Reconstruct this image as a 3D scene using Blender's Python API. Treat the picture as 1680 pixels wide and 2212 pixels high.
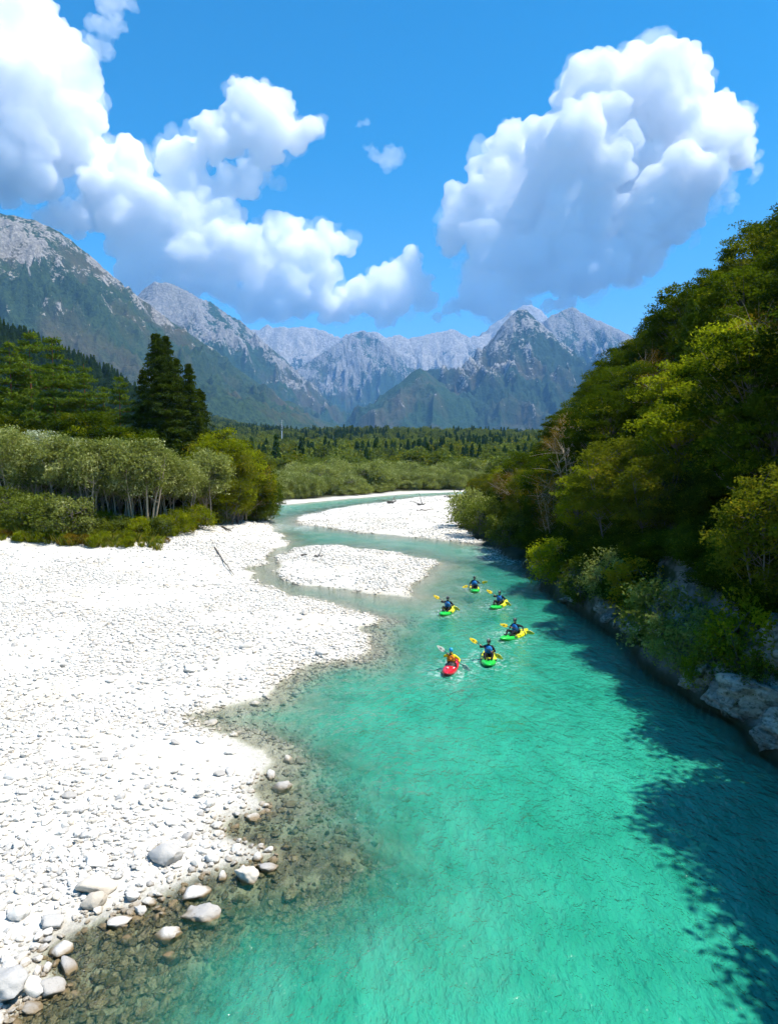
import bpy, bmesh, math, random
import numpy as np
from mathutils import Vector, Matrix, Quaternion
from math import radians, sin, cos, pi

for o in list(bpy.data.objects):
    bpy.data.objects.remove(o)
scene = bpy.context.scene
COL = scene.collection

# ------------------------------------------------------------------ camera
CAM_H, FPX, CX, CY, PITCH = 9.0, 1475.0, 840.0, 1106.0, math.atan((1106 - 985) / 1475.0)
cam_data = bpy.data.cameras.new('camera')
cam_data.sensor_fit = 'VERTICAL'
cam_data.sensor_height = 36.0
cam_data.lens = 36.0 * FPX / 2212.0
cam_data.clip_start = 0.1
cam_data.clip_end = 60000.0
cam = bpy.data.objects.new('camera', cam_data)
COL.objects.link(cam)
cam.location = (0, 0, CAM_H)
cam.rotation_euler = (pi / 2 - PITCH, 0, 0)
scene.camera = cam

# ------------------------------------------------------------------ sky, sun, exposure
SUN_EL, SUN_AZ = radians(63), radians(98)          # azimuth clockwise from the view direction (+Y)
SUN_DIR = Vector((sin(SUN_AZ) * cos(SUN_EL), cos(SUN_AZ) * cos(SUN_EL), sin(SUN_EL)))
world = bpy.data.worlds.new('World')
scene.world = world
world.use_nodes = True
wn, wl = world.node_tree.nodes, world.node_tree.links
wn.clear()
w_out = wn.new('ShaderNodeOutputWorld')
w_bg = wn.new('ShaderNodeBackground')
w_sky = wn.new('ShaderNodeTexSky')
w_sky.sky_type = 'NISHITA'
w_sky.sun_disc = False
w_sky.sun_elevation = SUN_EL
w_sky.sun_rotation = SUN_AZ
w_sky.altitude = 400
w_sky.air_density = 1.0
w_sky.dust_density = 0.3
w_sky.ozone_density = 3.5
w_hs = wn.new('ShaderNodeHueSaturation')
w_hs.inputs["Saturation"].default_value = 1.46
w_hs.inputs['Value'].default_value = 1.0
w_hs.inputs['Hue'].default_value = 0.489
w_bg.inputs['Strength'].default_value = 0.105
wl.new(w_sky.outputs[0], w_hs.inputs['Color'])
wl.new(w_hs.outputs[0], w_bg.inputs[0])
wl.new(w_bg.outputs[0], w_out.inputs[0])

sun_data = bpy.data.lights.new('sun', 'SUN')
sun_data.energy = 4.8
sun_data.angle = radians(0.53)
sun_data.color = (1.0, 0.95, 0.87)
sun = bpy.data.objects.new('sun', sun_data)
COL.objects.link(sun)
sun.rotation_euler = SUN_DIR.to_track_quat('Z', 'Y').to_euler()
sun.location = (60, 10, 90)

vs = scene.view_settings
vs.view_transform = 'Standard'
vs.look = 'None'
vs.exposure = 0.92
vs.gamma = 1.0
vs.use_curve_mapping = False

cy = scene.cycles
cy.use_denoising = True
cy.use_adaptive_sampling = True
cy.adaptive_threshold = 0.04
cy.max_bounces = 40
cy.diffuse_bounces = 2
cy.glossy_bounces = 2
cy.transmission_bounces = 3
cy.volume_bounces = 40
cy.transparent_max_bounces = 12
cy.caustics_reflective = False
cy.caustics_refractive = False

# ------------------------------------------------------------------ helpers
def ray(dx, dy):
    a, b = (dx - CX) / FPX, (CY - dy) / FPX
    return np.array([a, cos(PITCH) + b * sin(PITCH), -sin(PITCH) + b * cos(PITCH)])

def on_plane(dx, dy, z=0.0):
    r = ray(dx, dy)
    t = (z - CAM_H) / r[2]
    return np.array([r[0] * t, r[1] * t, z])

def at_range(dx, dy, y):
    r = ray(dx, dy)
    t = y / r[1]
    return np.array([r[0] * t, y, CAM_H + r[2] * t])

def _hash(ix, iy, iz, seed):
    h = (ix.astype(np.int64) * 374761393 + iy.astype(np.int64) * 668265263 + iz.astype(np.int64) * 2147483647 + seed * 144269504) & 0xFFFFFFFF
    h = ((h ^ (h >> 13)) * 1274126177) & 0xFFFFFFFF
    h = ((h ^ (h >> 16)) * 2246822519) & 0xFFFFFFFF
    return ((h ^ (h >> 15)) & 0xFFFFFF) / float(0xFFFFFF)

def noise2(x, y, seed=0):
    x = np.asarray(x, float); y = np.asarray(y, float)
    ix, iy = np.floor(x), np.floor(y)
    fx, fy = x - ix, y - iy
    fx = fx * fx * fx * (fx * (fx * 6 - 15) + 10); fy = fy * fy * fy * (fy * (fy * 6 - 15) + 10)
    z = np.zeros_like(ix)
    a, b = _hash(ix, iy, z, seed), _hash(ix + 1, iy, z, seed)
    c, d = _hash(ix, iy + 1, z, seed), _hash(ix + 1, iy + 1, z, seed)
    return (a + (b - a) * fx) * (1 - fy) + (c + (d - c) * fx) * fy

def noise3(p, seed=0):
    i = np.floor(p); f = p - i
    f = f * f * (3 - 2 * f)
    r = 0
    for dx in (0, 1):
        for dy in (0, 1):
            for dz in (0, 1):
                w = (f[:, 0] if dx else 1 - f[:, 0]) * (f[:, 1] if dy else 1 - f[:, 1]) * (f[:, 2] if dz else 1 - f[:, 2])
                r = r + w * _hash(i[:, 0] + dx, i[:, 1] + dy, i[:, 2] + dz, seed)
    return r

def fbm2(x, y, octaves=4, seed=0, gain=0.5):
    s, a, t = 0, 1.0, 0
    for o in range(octaves):
        s = s + a * noise2(x * 2 ** o + 17.3 * o, y * 2 ** o - 9.1 * o, seed + o); t += a; a *= gain
    return s / t

def ridged2(x, y, octaves=5, seed=0, gain=0.5):
    s, a, t = 0, 1.0, 0
    for o in range(octaves):
        n = 1 - np.abs(2 * noise2(x * 2.03 ** o + 5.7 * o, y * 2.03 ** o + 3.3 * o, seed + o) - 1)
        s = s + a * n * n; t += a; a *= gain
    return s / t

def fbm3(p, octaves=4, seed=0, gain=0.5):
    s, a, t = 0, 1.0, 0
    for o in range(octaves):
        s = s + a * noise3(p * 2 ** o + 11.7 * o, seed + o); t += a; a *= gain
    return s / t

def sstep(a, b, x):
    t = np.clip((x - a) / (b - a), 0, 1)
    return t * t * (3 - 2 * t)

def mesh_from(name, V, F, smooth=True, mats=(), matidx=None, attrs=None):
    """V (n,3); F a list of (m,k) index arrays, or one of them."""
    if isinstance(F, np.ndarray):
        F = [F]
    F = [np.asarray(f, dtype=np.int32) for f in F if len(f)]
    me = bpy.data.meshes.new(name)
    V = np.ascontiguousarray(V, dtype=np.float32)
    me.vertices.add(len(V)); me.vertices.foreach_set('co', V.ravel())
    nl = sum(f.size for f in F); npoly = sum(len(f) for f in F)
    me.loops.add(nl); me.polygons.add(npoly)
    me.loops.foreach_set('vertex_index', np.concatenate([f.ravel() for f in F]))
    starts, off = [], 0
    for f in F:
        k = f.shape[1]
        starts.append(off + np.arange(len(f), dtype=np.int32) * k); off += f.size
    me.polygons.foreach_set('loop_start', np.concatenate(starts).astype(np.int32))
    me.polygons.foreach_set('use_smooth', np.full(npoly, smooth, dtype=bool))
    for m in mats:
        me.materials.append(m)
    if matidx is not None:
        me.polygons.foreach_set('material_index', np.asarray(matidx, dtype=np.int32))
    me.update(calc_edges=True)
    for k, v in (attrs or {}).items():
        at = me.attributes.new(k, 'FLOAT', 'POINT')
        at.data.foreach_set('value', np.ascontiguousarray(v, dtype=np.float32))
    return me

def link(name, data, parent=None, loc=(0, 0, 0), rot=(0, 0, 0), scale=(1, 1, 1), label=None, cat=None, group=None, kind=None):
    o = bpy.data.objects.new(name, data)
    COL.objects.link(o)
    o.location, o.rotation_euler, o.scale = loc, rot, scale
    if parent: o.parent = parent
    if label: o['label'] = label
    if cat: o['category'] = cat
    if group: o['group'] = group
    if kind: o['kind'] = kind
    return o

def grid_faces(nr, nc):
    i = np.arange(nr * nc).reshape(nr, nc)
    return np.stack([i[:-1, :-1], i[:-1, 1:], i[1:, 1:], i[1:, :-1]], -1).reshape(-1, 4)

class NT:
    """small node-tree helper"""
    def __init__(self, name):
        self.m = bpy.data.materials.new(name); self.m.use_nodes = True
        self.t = self.m.node_tree; self.n = self.t.nodes; self.n.clear()
        self.out = self.n.new('ShaderNodeOutputMaterial')
    def new(self, typ, **kw):
        nd = self.n.new('ShaderNode' + typ)
        for k, v in kw.items(): setattr(nd, k, v)
        return nd
    def put(self, sock, v):
        if isinstance(v, bpy.types.NodeSocket): self.t.links.new(v, sock)
        elif v is not None:
            if isinstance(v, (tuple, list)) and len(v) == 3 and sock.type == 'RGBA': v = (*v, 1)
            sock.default_value = v
    def noise(self, scale, detail=4, rough=0.55, vec=None, dist=0.0):
        nd = self.new('TexNoise'); nd.inputs['Scale'].default_value = scale; nd.inputs['Detail'].default_value = detail
        nd.inputs['Roughness'].default_value = rough; nd.inputs['Distortion'].default_value = dist
        if vec is not None: self.put(nd.inputs['Vector'], vec)
        return nd.outputs['Fac']
    def voronoi(self, scale, vec=None, feature='F1', out='Distance'):
        nd = self.new('TexVoronoi', feature=feature); nd.inputs['Scale'].default_value = scale
        if vec is not None: self.put(nd.inputs['Vector'], vec)
        return nd.outputs[out]
    def ramp(self, fac, stops, interp='LINEAR'):
        nd = self.new('ValToRGB'); cr = nd.color_ramp; cr.interpolation = interp
        while len(cr.elements) < len(stops): cr.elements.new(0.5)
        for e, (p, c) in zip(cr.elements, stops):
            e.position = p; e.color = (*c, 1) if isinstance(c, (tuple, list)) else (c, c, c, 1)
        self.put(nd.inputs[0], fac); return nd.outputs[0]
    def maprange(self, v, a, b, c=0.0, d=1.0, smooth=False):
        nd = self.new('MapRange'); nd.interpolation_type = 'SMOOTHSTEP' if smooth else 'LINEAR'
        for i, x in enumerate((v, a, b, c, d)): self.put(nd.inputs[i], x)
        return nd.outputs[0]
    def math(self, op, a, b=None, clamp=False):
        nd = self.new('Math', operation=op); nd.use_clamp = clamp
        self.put(nd.inputs[0], a)
        if b is not None: self.put(nd.inputs[1], b)
        return nd.outputs[0]
    def mix(self, f, a, b, mode='MIX'):
        nd = self.new('MixRGB', blend_type=mode)
        self.put(nd.inputs[0], f); self.put(nd.inputs[1], a); self.put(nd.inputs[2], b)
        return nd.outputs[0]
    def attr(self, name, out='Fac'):
        nd = self.new('Attribute', attribute_name=name); return nd.outputs[out]
    def pos(self): return self.new('NewGeometry').outputs['Position']
    def objco(self): return self.new('TexCoord').outputs['Object']
    def rnd(self): return self.new('ObjectInfo').outputs['Random']
    def sep(self, v, ax):
        nd = self.new('SeparateXYZ'); self.put(nd.inputs[0], v); return nd.outputs[ax]
    def mapping(self, v, scale=(1, 1, 1), rot=(0, 0, 0)):
        nd = self.new('Mapping'); self.put(nd.inputs[0], v); nd.inputs['Scale'].default_value = scale; nd.inputs['Rotation'].default_value = rot
        return nd.outputs[0]
    def bump(self, h, strength=0.5, dist=0.1, normal=None):
        nd = self.new('Bump'); self.put(nd.inputs['Strength'], strength); nd.inputs['Distance'].default_value = dist
        self.put(nd.inputs['Height'], h)
        if normal is not None: self.put(nd.inputs['Normal'], normal)
        return nd.outputs[0]
    def bsdf(self, color, rough=0.8, spec=0.3, normal=None, **kw):
        nd = self.new('BsdfPrincipled'); self.put(nd.inputs['Base Color'], color); self.put(nd.inputs['Roughness'], rough)
        self.put(nd.inputs['Specular IOR Level'], spec)
        if normal is not None: self.put(nd.inputs['Normal'], normal)
        for k, v in kw.items(): self.put(nd.inputs[k], v)
        return nd.outputs[0]
    def mixsh(self, f, a, b):
        nd = self.new('MixShader'); self.put(nd.inputs[0], f); self.t.links.new(a, nd.inputs[1]); self.t.links.new(b, nd.inputs[2]); return nd.outputs[0]
    def surf(self, s):
        self.t.links.new(s, self.out.inputs['Surface']); return self.m
    def vol(self, s):
        self.t.links.new(s, self.out.inputs['Volume']); return self.m

def simple_mat(name, color, rough=0.5, spec=0.4, var=0.0, scale=8.0, **kw):
    n = NT(name)
    c = color
    if var:
        f = n.noise(scale, 3, vec=n.objco())
        c = n.mix(f, tuple(x * (1 - var) for x in color), tuple(min(1, x * (1 + var)) for x in color))
    return n.surf(n.bsdf(c, rough, spec, **kw))
# ------------------------------------------------------------------ land and river plan (metres, camera above the origin, +Y up the river)
def wpts(pts):
    out = []
    for p in pts:
        if len(p) == 3: out.append((p[0], p[1]))          # already metres
        else: out.append(tuple(on_plane(*p)[:2]))
    return np.array(out)

LEFT = wpts([(-400, -40, 0), (-8.5, -40, 0), (-8.0, 2, 0), (-7.2, 8.2, 0), (30, 2195), (128, 2125), (95, 2050), (180, 2000), (250, 1975), (330, 1940), (400, 1900), (470, 1870), (545, 1852), (600, 1848),
    (560, 1822), (480, 1795), (500, 1762), (580, 1742), (545, 1702), (590, 1650), (560, 1615), (500, 1585), (430, 1562), (410, 1548), (500, 1528), (570, 1506), (600, 1470), (690, 1432), (770, 1424), (806, 1412), (795, 1386), (800, 1368), (760, 1357), (830, 1341), (790, 1325),
    (735, 1310), (690, 1298), (640, 1288), (590, 1275), (555, 1256), (530, 1240), (560, 1222), (590, 1200), (615, 1172), (608, 1155), (590, 1143), (578, 1128), (572, 1112), (540, 1100), (-60, 118, 0), (-400, 118, 0)])
ISLAND = wpts([(590, 1242), (600, 1215), (620, 1193), (660, 1182), (750, 1180), (850, 1196), (905, 1204), (938, 1213), (915, 1228), (900, 1250), (885, 1280), (870, 1291), (810, 1287), (740, 1276), (670, 1264), (620, 1256)])
BAR = wpts([(640, 1124), (655, 1112), (700, 1103), (760, 1093), (830, 1084), (900, 1074), (1000, 1067.5), (1035, 1068), (1075, 1150), (1056, 1170), (1030, 1174), (980, 1168), (900, 1162), (800, 1152), (720, 1143), (655, 1133)])
FAR = wpts([(-20000, 150, 0), (-60, 140, 0), (575, 1091), (620, 1090), (660, 1086), (690, 1083), (760, 1077), (830, 1071), (900, 1066), (1010, 1062), (40, 182, 0), (400, 200, 0), (20000, 240, 0), (20000, 20000, 0), (-20000, 20000, 0)])
RIGHT = wpts([(12.2, -40, 0), (12.0, 8, 0), (11.8, 16, 0), (1680, 1640), (1640, 1615), (1590, 1572), (1500, 1522), (1430, 1470), (1400, 1440), (1340, 1385), (1290, 1347), (1210, 1290), (1130, 1222), (1080, 1190), (1050, 1172), (1000, 1150), (985, 1137), (992, 1110), (1005, 1085), (1012, 1067), (1022, 1060), (400, 190, 0), (400, -40, 0)])

def sdist(x, y, poly):
    """signed distance, positive inside"""
    d2 = np.full(x.shape, 1e18); inside = np.zeros(x.shape, bool)
    n = len(poly)
    for i in range(n):
        ax, ay = poly[i]; bx, by = poly[(i + 1) % n]
        ex, ey = bx - ax, by - ay
        t = np.clip(((x - ax) * ex + (y - ay) * ey) / (ex * ex + ey * ey + 1e-12), 0, 1)
        d2 = np.minimum(d2, (x - ax - t * ex) ** 2 + (y - ay - t * ey) ** 2)
        c = ((ay > y) != (by > y)) & (x < ex * (y - ay) / (by - ay + 1e-12) + ax)
        inside ^= c
    d = np.sqrt(d2)
    return np.where(inside, d, -d)

R_Y = [-40, 0, 20, 40, 60, 75, 85, 90, 100, 115, 125, 132, 150, 175]
R_X = [50, 50, 49, 47.5, 45, 42.7, 40.9, 40.2, 38, 34.3, 31, 29.5, 27, 24]
R_H = [46, 42, 36, 31.5, 28.0, 24.6, 21.0, 19.6, 16.2, 9.6, 5.6, 2.8, 1.5, 0.8]

def ground_h(x, y, detail=True):
    x = np.asarray(x, float); y = np.asarray(y, float)
    wob = np.clip((y - 8) / 32, 0.22, 1.2)
    px = x + wob * (fbm2(x * .35, y * .35, 4, 3) - .5) * 2.0
    py = y + wob * (fbm2(x * .35 + 40, y * .35, 4, 7) - .5) * 2.0
    dl, di, db, df, dr = (sdist(px, py, p) for p in (LEFT, ISLAND, BAR, FAR, RIGHT))
    # under water
    shallow = sstep(40, 60, y)
    ql = np.where(dl < 0, -dl, 0)
    dep = np.minimum.reduce([(ql * .115 + np.maximum(0, ql - (1.9 - 1.0 * sstep(14, 20, y))) * .27) * (1 - shallow) + ql * .15 * shallow, np.where(di < 0, -di, 0) * 0.13, np.where(db < 0, -db, 0) * 0.13, np.where(df < 0, -df, 0) * 0.3, np.where(dr < 0, -dr, 0) * 0.75 + 0.1])
    dep = 2.6 * (1 - np.exp(-dep / 2.0)) * 1.25
    h = -dep - 0.02
    # gravel bars
    sl = 0.10 + 0.20 * sstep(52, 66, y); hm = 0.75 + 1.6 * sstep(50, 70, y)
    hl = hm * (1 - np.exp(-np.maximum(dl, 0) * sl / hm))
    hl = hl + 1.2 * sstep(0, 14, dl - 14) * sstep(50, 62, y)
    h = np.where(dl > 0, hl, h)
    h = np.where(di > 0, 0.55 * (1 - np.exp(-di * 0.12 / 0.55)), h)
    h = np.where((db > 0) & (dr <= 0), 0.6 * (1 - np.exp(-db * 0.1 / 0.6)), h)
    hf = 1.0 * (1 - np.exp(-np.maximum(df, 0) * 0.08)) + 0.034 * np.maximum(0, y - 230) * (1 - 0.55 * sstep(1500, 4000, y))
    hf = hf + 0.17 * np.maximum(0, -x - 0.13 * y) * sstep(350, 1000, y)
    hf = hf + (14 * (fbm2(x / 260, y / 260, 3, 21) - .5) + 34 * (fbm2(x / 420 + 3, y / 500, 2, 25) - .5)) * sstep(350, 1000, y)
    h = np.where(df > 0, hf, h)
    # steep wooded slope on the far right
    rx, rh = np.interp(y, R_Y, R_X), np.interp(y, R_Y, R_H)
    xs = x - np.maximum(dr, 0)
    s = np.clip((np.maximum(dr, 0) - 1.0) / np.maximum(rx - 12.5, 4), 0, None)
    hill = np.where(s < 1, rh * s ** 1.05, rh - (s - 1) * 6)
    rise = 2.2 - 1.75 * sstep(36, 50, y)
    bank = rise * (1 - np.exp(-np.maximum(dr, 0) * 1.3 / rise))
    cut = 1 - sstep(150, 185, y)
    h = np.where(dr > 0, (bank + np.maximum(hill, 0)) * cut + 0.6 * (1 - cut), h)
    if detail:
        h = h + (fbm2(x * .5, y * .5, 4, 31) - .5) * np.where(h > 0, 0.28, 0.35) * np.clip(np.abs(h) * 3, 0, 1) * (y < 400)
        rock = (dr > 0) & (dr < 6) & (y < 60)
        h = h + np.where(rock, (ridged2(x * .55 + .3 * y, y * .45, 4, 51) - .35) * 1.7 * sstep(0, .8, dr) * (1 - sstep(3, 6, dr)), 0)
        h = h + np.where(dr > 3, (fbm2(x * .2, y * .2, 3, 61) - .5) * 2.0 * sstep(3, 8, dr), 0)
    return h, dict(l=dl, i=di, b=db, f=df, r=dr)

def gh(x, y):
    return float(ground_h(np.array([float(x)]), np.array([float(y)]))[0][0])

_rows = np.concatenate([np.geomspace(14, 300, 470), np.geomspace(306, 15000, 90)]) - 22
_cols = np.linspace(-1.0, 1.0, 401)
_cols = np.sign(_cols) * (0.55 * np.abs(_cols) + 0.75 * np.abs(_cols) ** 3)
gy, ga = np.meshgrid(_rows, _cols, indexing='ij')
gx = ga * (gy + 22)
gz, gd = ground_h(gx.ravel(), gy.ravel())
gz[gy.ravel() > 9000] -= 30
n_grav = np.maximum.reduce([gd['l'], gd['i'], gd['b']])
soil_left = sstep(11.5, 17, gd['l'] - 6 * (fbm2(gx.ravel() * .2, gy.ravel() * .2, 3, 77) - .5)) * sstep(56, 64, gy.ravel() + .0 * gx.ravel())
soil_far = sstep(2.5, 6, gd['f'] - 3 * (fbm2(gx.ravel() * .12, gy.ravel() * .12, 3, 78) - .5))
grav = np.clip(1 - np.maximum.reduce([soil_left, soil_far * (gd['f'] > 0), sstep(-.5, -.1, gd['r'])]), 0, 1)
rockm = (1 - .9 * sstep(38, 48, gy.ravel())) * sstep(0, .4, gd['r']) * (1 - sstep(3.0, 6.5, gd['r'] + 3 * (fbm2(gx.ravel() * .4, gy.ravel() * .4, 3, 79) - .5)))

def ground_material():
    n = NT('ground'); P = n.pos(); z = n.sep(P, 2)
    peb = n.voronoi(7.0, P); peb2 = n.voronoi(17.0, P); big = n.noise(0.35, 4, vec=P)
    g = n.ramp(n.noise(9, 5, vec=P), [(0.3, (.45, .42, .365)), (0.5, (.60, .575, .515)), (0.7, (.70, .675, .62))])
    g = n.mix(n.maprange(big, .50, .68), g, (.54, .49, .405))
    g = n.mix(n.maprange(n.noise(.16, 4, .6, vec=P), .55, .68), g, (.68, .655, .60))
    wet = n.mix(n.maprange(n.noise(4.5, 4, vec=P), .35, .65), (.030, .032, .015), (.15, .142, .085))
    wet = n.mix(n.maprange(n.noise(1.1, 3, vec=P), .5, .62), wet, (.21, .205, .13))
    deep = n.mix(n.maprange(n.noise(.8, 5, .65, vec=P), .38, .62), (.20, .21, .14), (.66, .66, .56))
    wet = n.mix(n.maprange(n.math('ADD', n.sep(P, 1), n.math('MULTIPLY', n.noise(.4, 3, vec=P), 5.0)), 17, 23), wet, n.mix(n.noise(2.5, 4, vec=P), (.22, .21, .15), (.46, .44, .36)))
    wet = n.mix(n.maprange(z, -.7, -1.3), wet, deep)
    g = n.mix(n.maprange(z, 0.06, -0.05), g, wet)
    soil = n.mix(n.noise(1.5, 5, vec=P), (.018, .022, .008), (.05, .05, .02))
    far = n.mix(n.noise(.05, 5, vec=P), (.012, .03, .012), (.03, .05, .018))
    soil = n.mix(n.maprange(n.sep(P, 1), 220, 320), soil, far)
    rk = n.mix(n.noise(2.2, 6, .65, vec=n.mapping(P, (1, .5, 2.5), (0.4, 0.3, 0))), (.05, .045, .035), (.30, .28, .25))
    rk = n.mix(n.maprange(n.noise(.9, 4, vec=P), .5, .62), rk, (.035, .045, .015))
    rk = n.mix(n.maprange(z, .35, .05), rk, (.04, .035, .02))
    c = n.mix(n.attr('gravel'), soil, g)
    c = n.mix(n.attr('rock'), c, rk)
    hgt = n.math('ADD', n.math('MULTIPLY', peb, .6), n.math('MULTIPLY', peb2, .35))
    hgt = n.math('ADD', hgt, n.noise(25, 3, vec=P))
    return n.surf(n.bsdf(c, .9, .15, n.bump(hgt, .6, .07)))

M_GROUND = ground_material()
link('ground', mesh_from('ground', np.stack([gx.ravel(), gy.ravel(), gz], 1), grid_faces(*gx.shape), True, [M_GROUND], attrs={'gravel': grav, 'rock': rockm}), kind='structure')

# ------------------------------------------------------------------ the river
_wr = np.concatenate([np.geomspace(14, 230, 330)]) - 22
_wc = np.linspace(-0.9, 0.9, 301)
wy_, wa_ = np.meshgrid(_wr, _wc, indexing='ij')
wx_ = wa_ * (wy_ + 26)
wz, wd = ground_h(wx_.ravel(), wy_.ravel())
depth = -wz
F = grid_faces(*wx_.shape)
F = F[(depth[F] > -0.25).any(1)]
used = np.unique(F); remap = np.full(len(depth), -1); remap[used] = np.arange(len(used))
X, Y = wx_.ravel()[used], wy_.ravel()[used]
rip = (fbm2(X * .9, Y * .5, 3, 91) - .5) * .05
foam = np.zeros(len(X))
for (dx, dy, r) in ((1085, 1196, 2.6), (1068, 1203, 1.6), (590, 1140, 2.4), (600, 1136, 1.8), (650, 1140, 1.5)):
    c = on_plane(dx, dy)
    foam = np.maximum(foam, np.exp(-((X - c[0]) ** 2 + ((Y - c[1]) * .45) ** 2) / r ** 2))

for (zx, zy) in ((690, 300), (360, 550), (930, 490), (1080, 830), (840, 1100), (420, 1220)):      # small wakes of the boats
    c = on_plane((1650 + zx / 2.8) * .54, (2250 + zy / 2.8) * .54)
    foam = np.maximum(foam, .55 * np.exp(-((X - c[0]) ** 2 / .9 + (Y - c[1]) ** 2 / 2.2)))

def water_material():
    n = NT('river_water'); P = n.pos()
    flow = n.mapping(P, (1.0, .55, 1.0))
    n1 = n.noise(.9, 3, .6, flow, .3); n2 = n.noise(3.2, 4, .62, flow, .25); n3 = n.noise(11, 3, .6, flow, .15)
    hgt = n.math('ADD', n.math('ADD', n.math('MULTIPLY', n1, .55), n.math('MULTIPLY', n2, .62)), n.math('MULTIPLY', n3, .16))
    nrm = n.bump(hgt, 0.9, .31)
    d = n.attr('depth')
    patch = n.noise(.35, 4, .6, flow, .5)
    dd = n.math('MULTIPLY', n.math('MAXIMUM', d, 0.0), n.maprange(patch, .3, .7, .8, 1.25))
    dd = n.math('MULTIPLY', dd, n.maprange(n2, .3, .7, .8, 1.2))
    # suspended rock flour: the deeper the water, the less of the bed shows
    a = n.math('SUBTRACT', 1.0, n.math('POWER', 2.718, n.math('MULTIPLY', n.math('POWER', n.math('MULTIPLY', dd, .95), 1.6), -1.0)))
    a = n.math('MULTIPLY', a, .86)
    col = n.mix(n.maprange(dd, .5, 2.2), (.08, .38, .265), (.032, .385, .245))
    col = n.mix(n.maprange(n.math('ADD', n.math('MULTIPLY', n1, .5), n.math('MULTIPLY', patch, .5)), .38, .64), col, (.014, .255, .155))
    milky = n.new('BsdfDiffuse'); n.put(milky.inputs[0], col); n.put(milky.inputs['Normal'], nrm)
    clear = n.new('BsdfTransparent')
    n.put(clear.inputs[0], n.mix(n.maprange(dd, 0, 1.2), (.97, .98, .95), (.52, .86, .70)))
    body = n.mixsh(a, clear.outputs[0], milky.outputs[0])
    gl = n.new('BsdfGlossy'); gl.inputs['Roughness'].default_value = .07; n.put(gl.inputs['Normal'], nrm)
    fr = n.new('Fresnel'); fr.inputs['IOR'].default_value = 1.33; n.put(fr.inputs['Normal'], nrm)
    w = n.mixsh(n.math('MULTIPLY', fr.outputs[0], n.maprange(d, 0, .05)), body, gl.outputs[0])
    fo = n.new('BsdfDiffuse'); fo.inputs[0].default_value = (.8, .85, .85, 1)
    ff = n.math('MULTIPLY', n.attr('foam'), n.maprange(n.noise(3.0, 5, .7, n.mapping(P, (1, .8, 1)), 1.5), .5, .62))
    return n.surf(n.mixsh(n.math('MULTIPLY', ff, .85), w, fo.outputs[0]))

link('river_water', mesh_from('river_water', np.stack([X, Y, rip * np.clip(depth[used] * 2, 0, 1)], 1), remap[F], True, [water_material()], attrs={'depth': depth[used], 'foam': foam}), kind='structure')
# ------------------------------------------------------------------ mountains
def mountain_material(name, forest_hi, rock_tint, rock_amt, fscale):
    n = NT(name); P = n.pos()
    st = n.mapping(P, (1, 1, .35))
    big = n.noise(fscale, 6, .6, st, .4); mid = n.noise(fscale * 5, 6, .65, st, .3); fine = n.noise(fscale * 28, 4, .65, P)
    r = n.attr('rocky')
    f = n.math('ADD', r, n.math('ADD', n.math('MULTIPLY', n.math('SUBTRACT', big, .5), 2.0), n.math('MULTIPLY', n.math('SUBTRACT', mid, .5), 2.4)))
    f = n.math('ADD', f, n.math('MULTIPLY', n.math('SUBTRACT', fine, .5), 1.5))
    f = n.maprange(n.math('ADD', f, rock_amt), .42, .66, 0, 1, True)
    green = n.mix(n.maprange(fine, .3, .7), (.005, .018, .007), forest_hi)
    green = n.mix(n.maprange(big, .48, .66), green, (.075, .062, .032))
    rock = n.mix(n.math('MULTIPLY', mid, 1.0), tuple(x * .45 for x in rock_tint), rock_tint)
    rock = n.mix(n.maprange(fine, .45, .62), tuple(x * .42 for x in rock_tint), rock)
    c = n.mix(f, green, rock)
    h = n.math('ADD', n.math('MULTIPLY', mid, 1.0), n.math('MULTIPLY', fine, .35))
    return n.surf(n.bsdf(c, .95, .1, n.bump(h, 1.0, 16 * .004 / fscale)))

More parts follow.
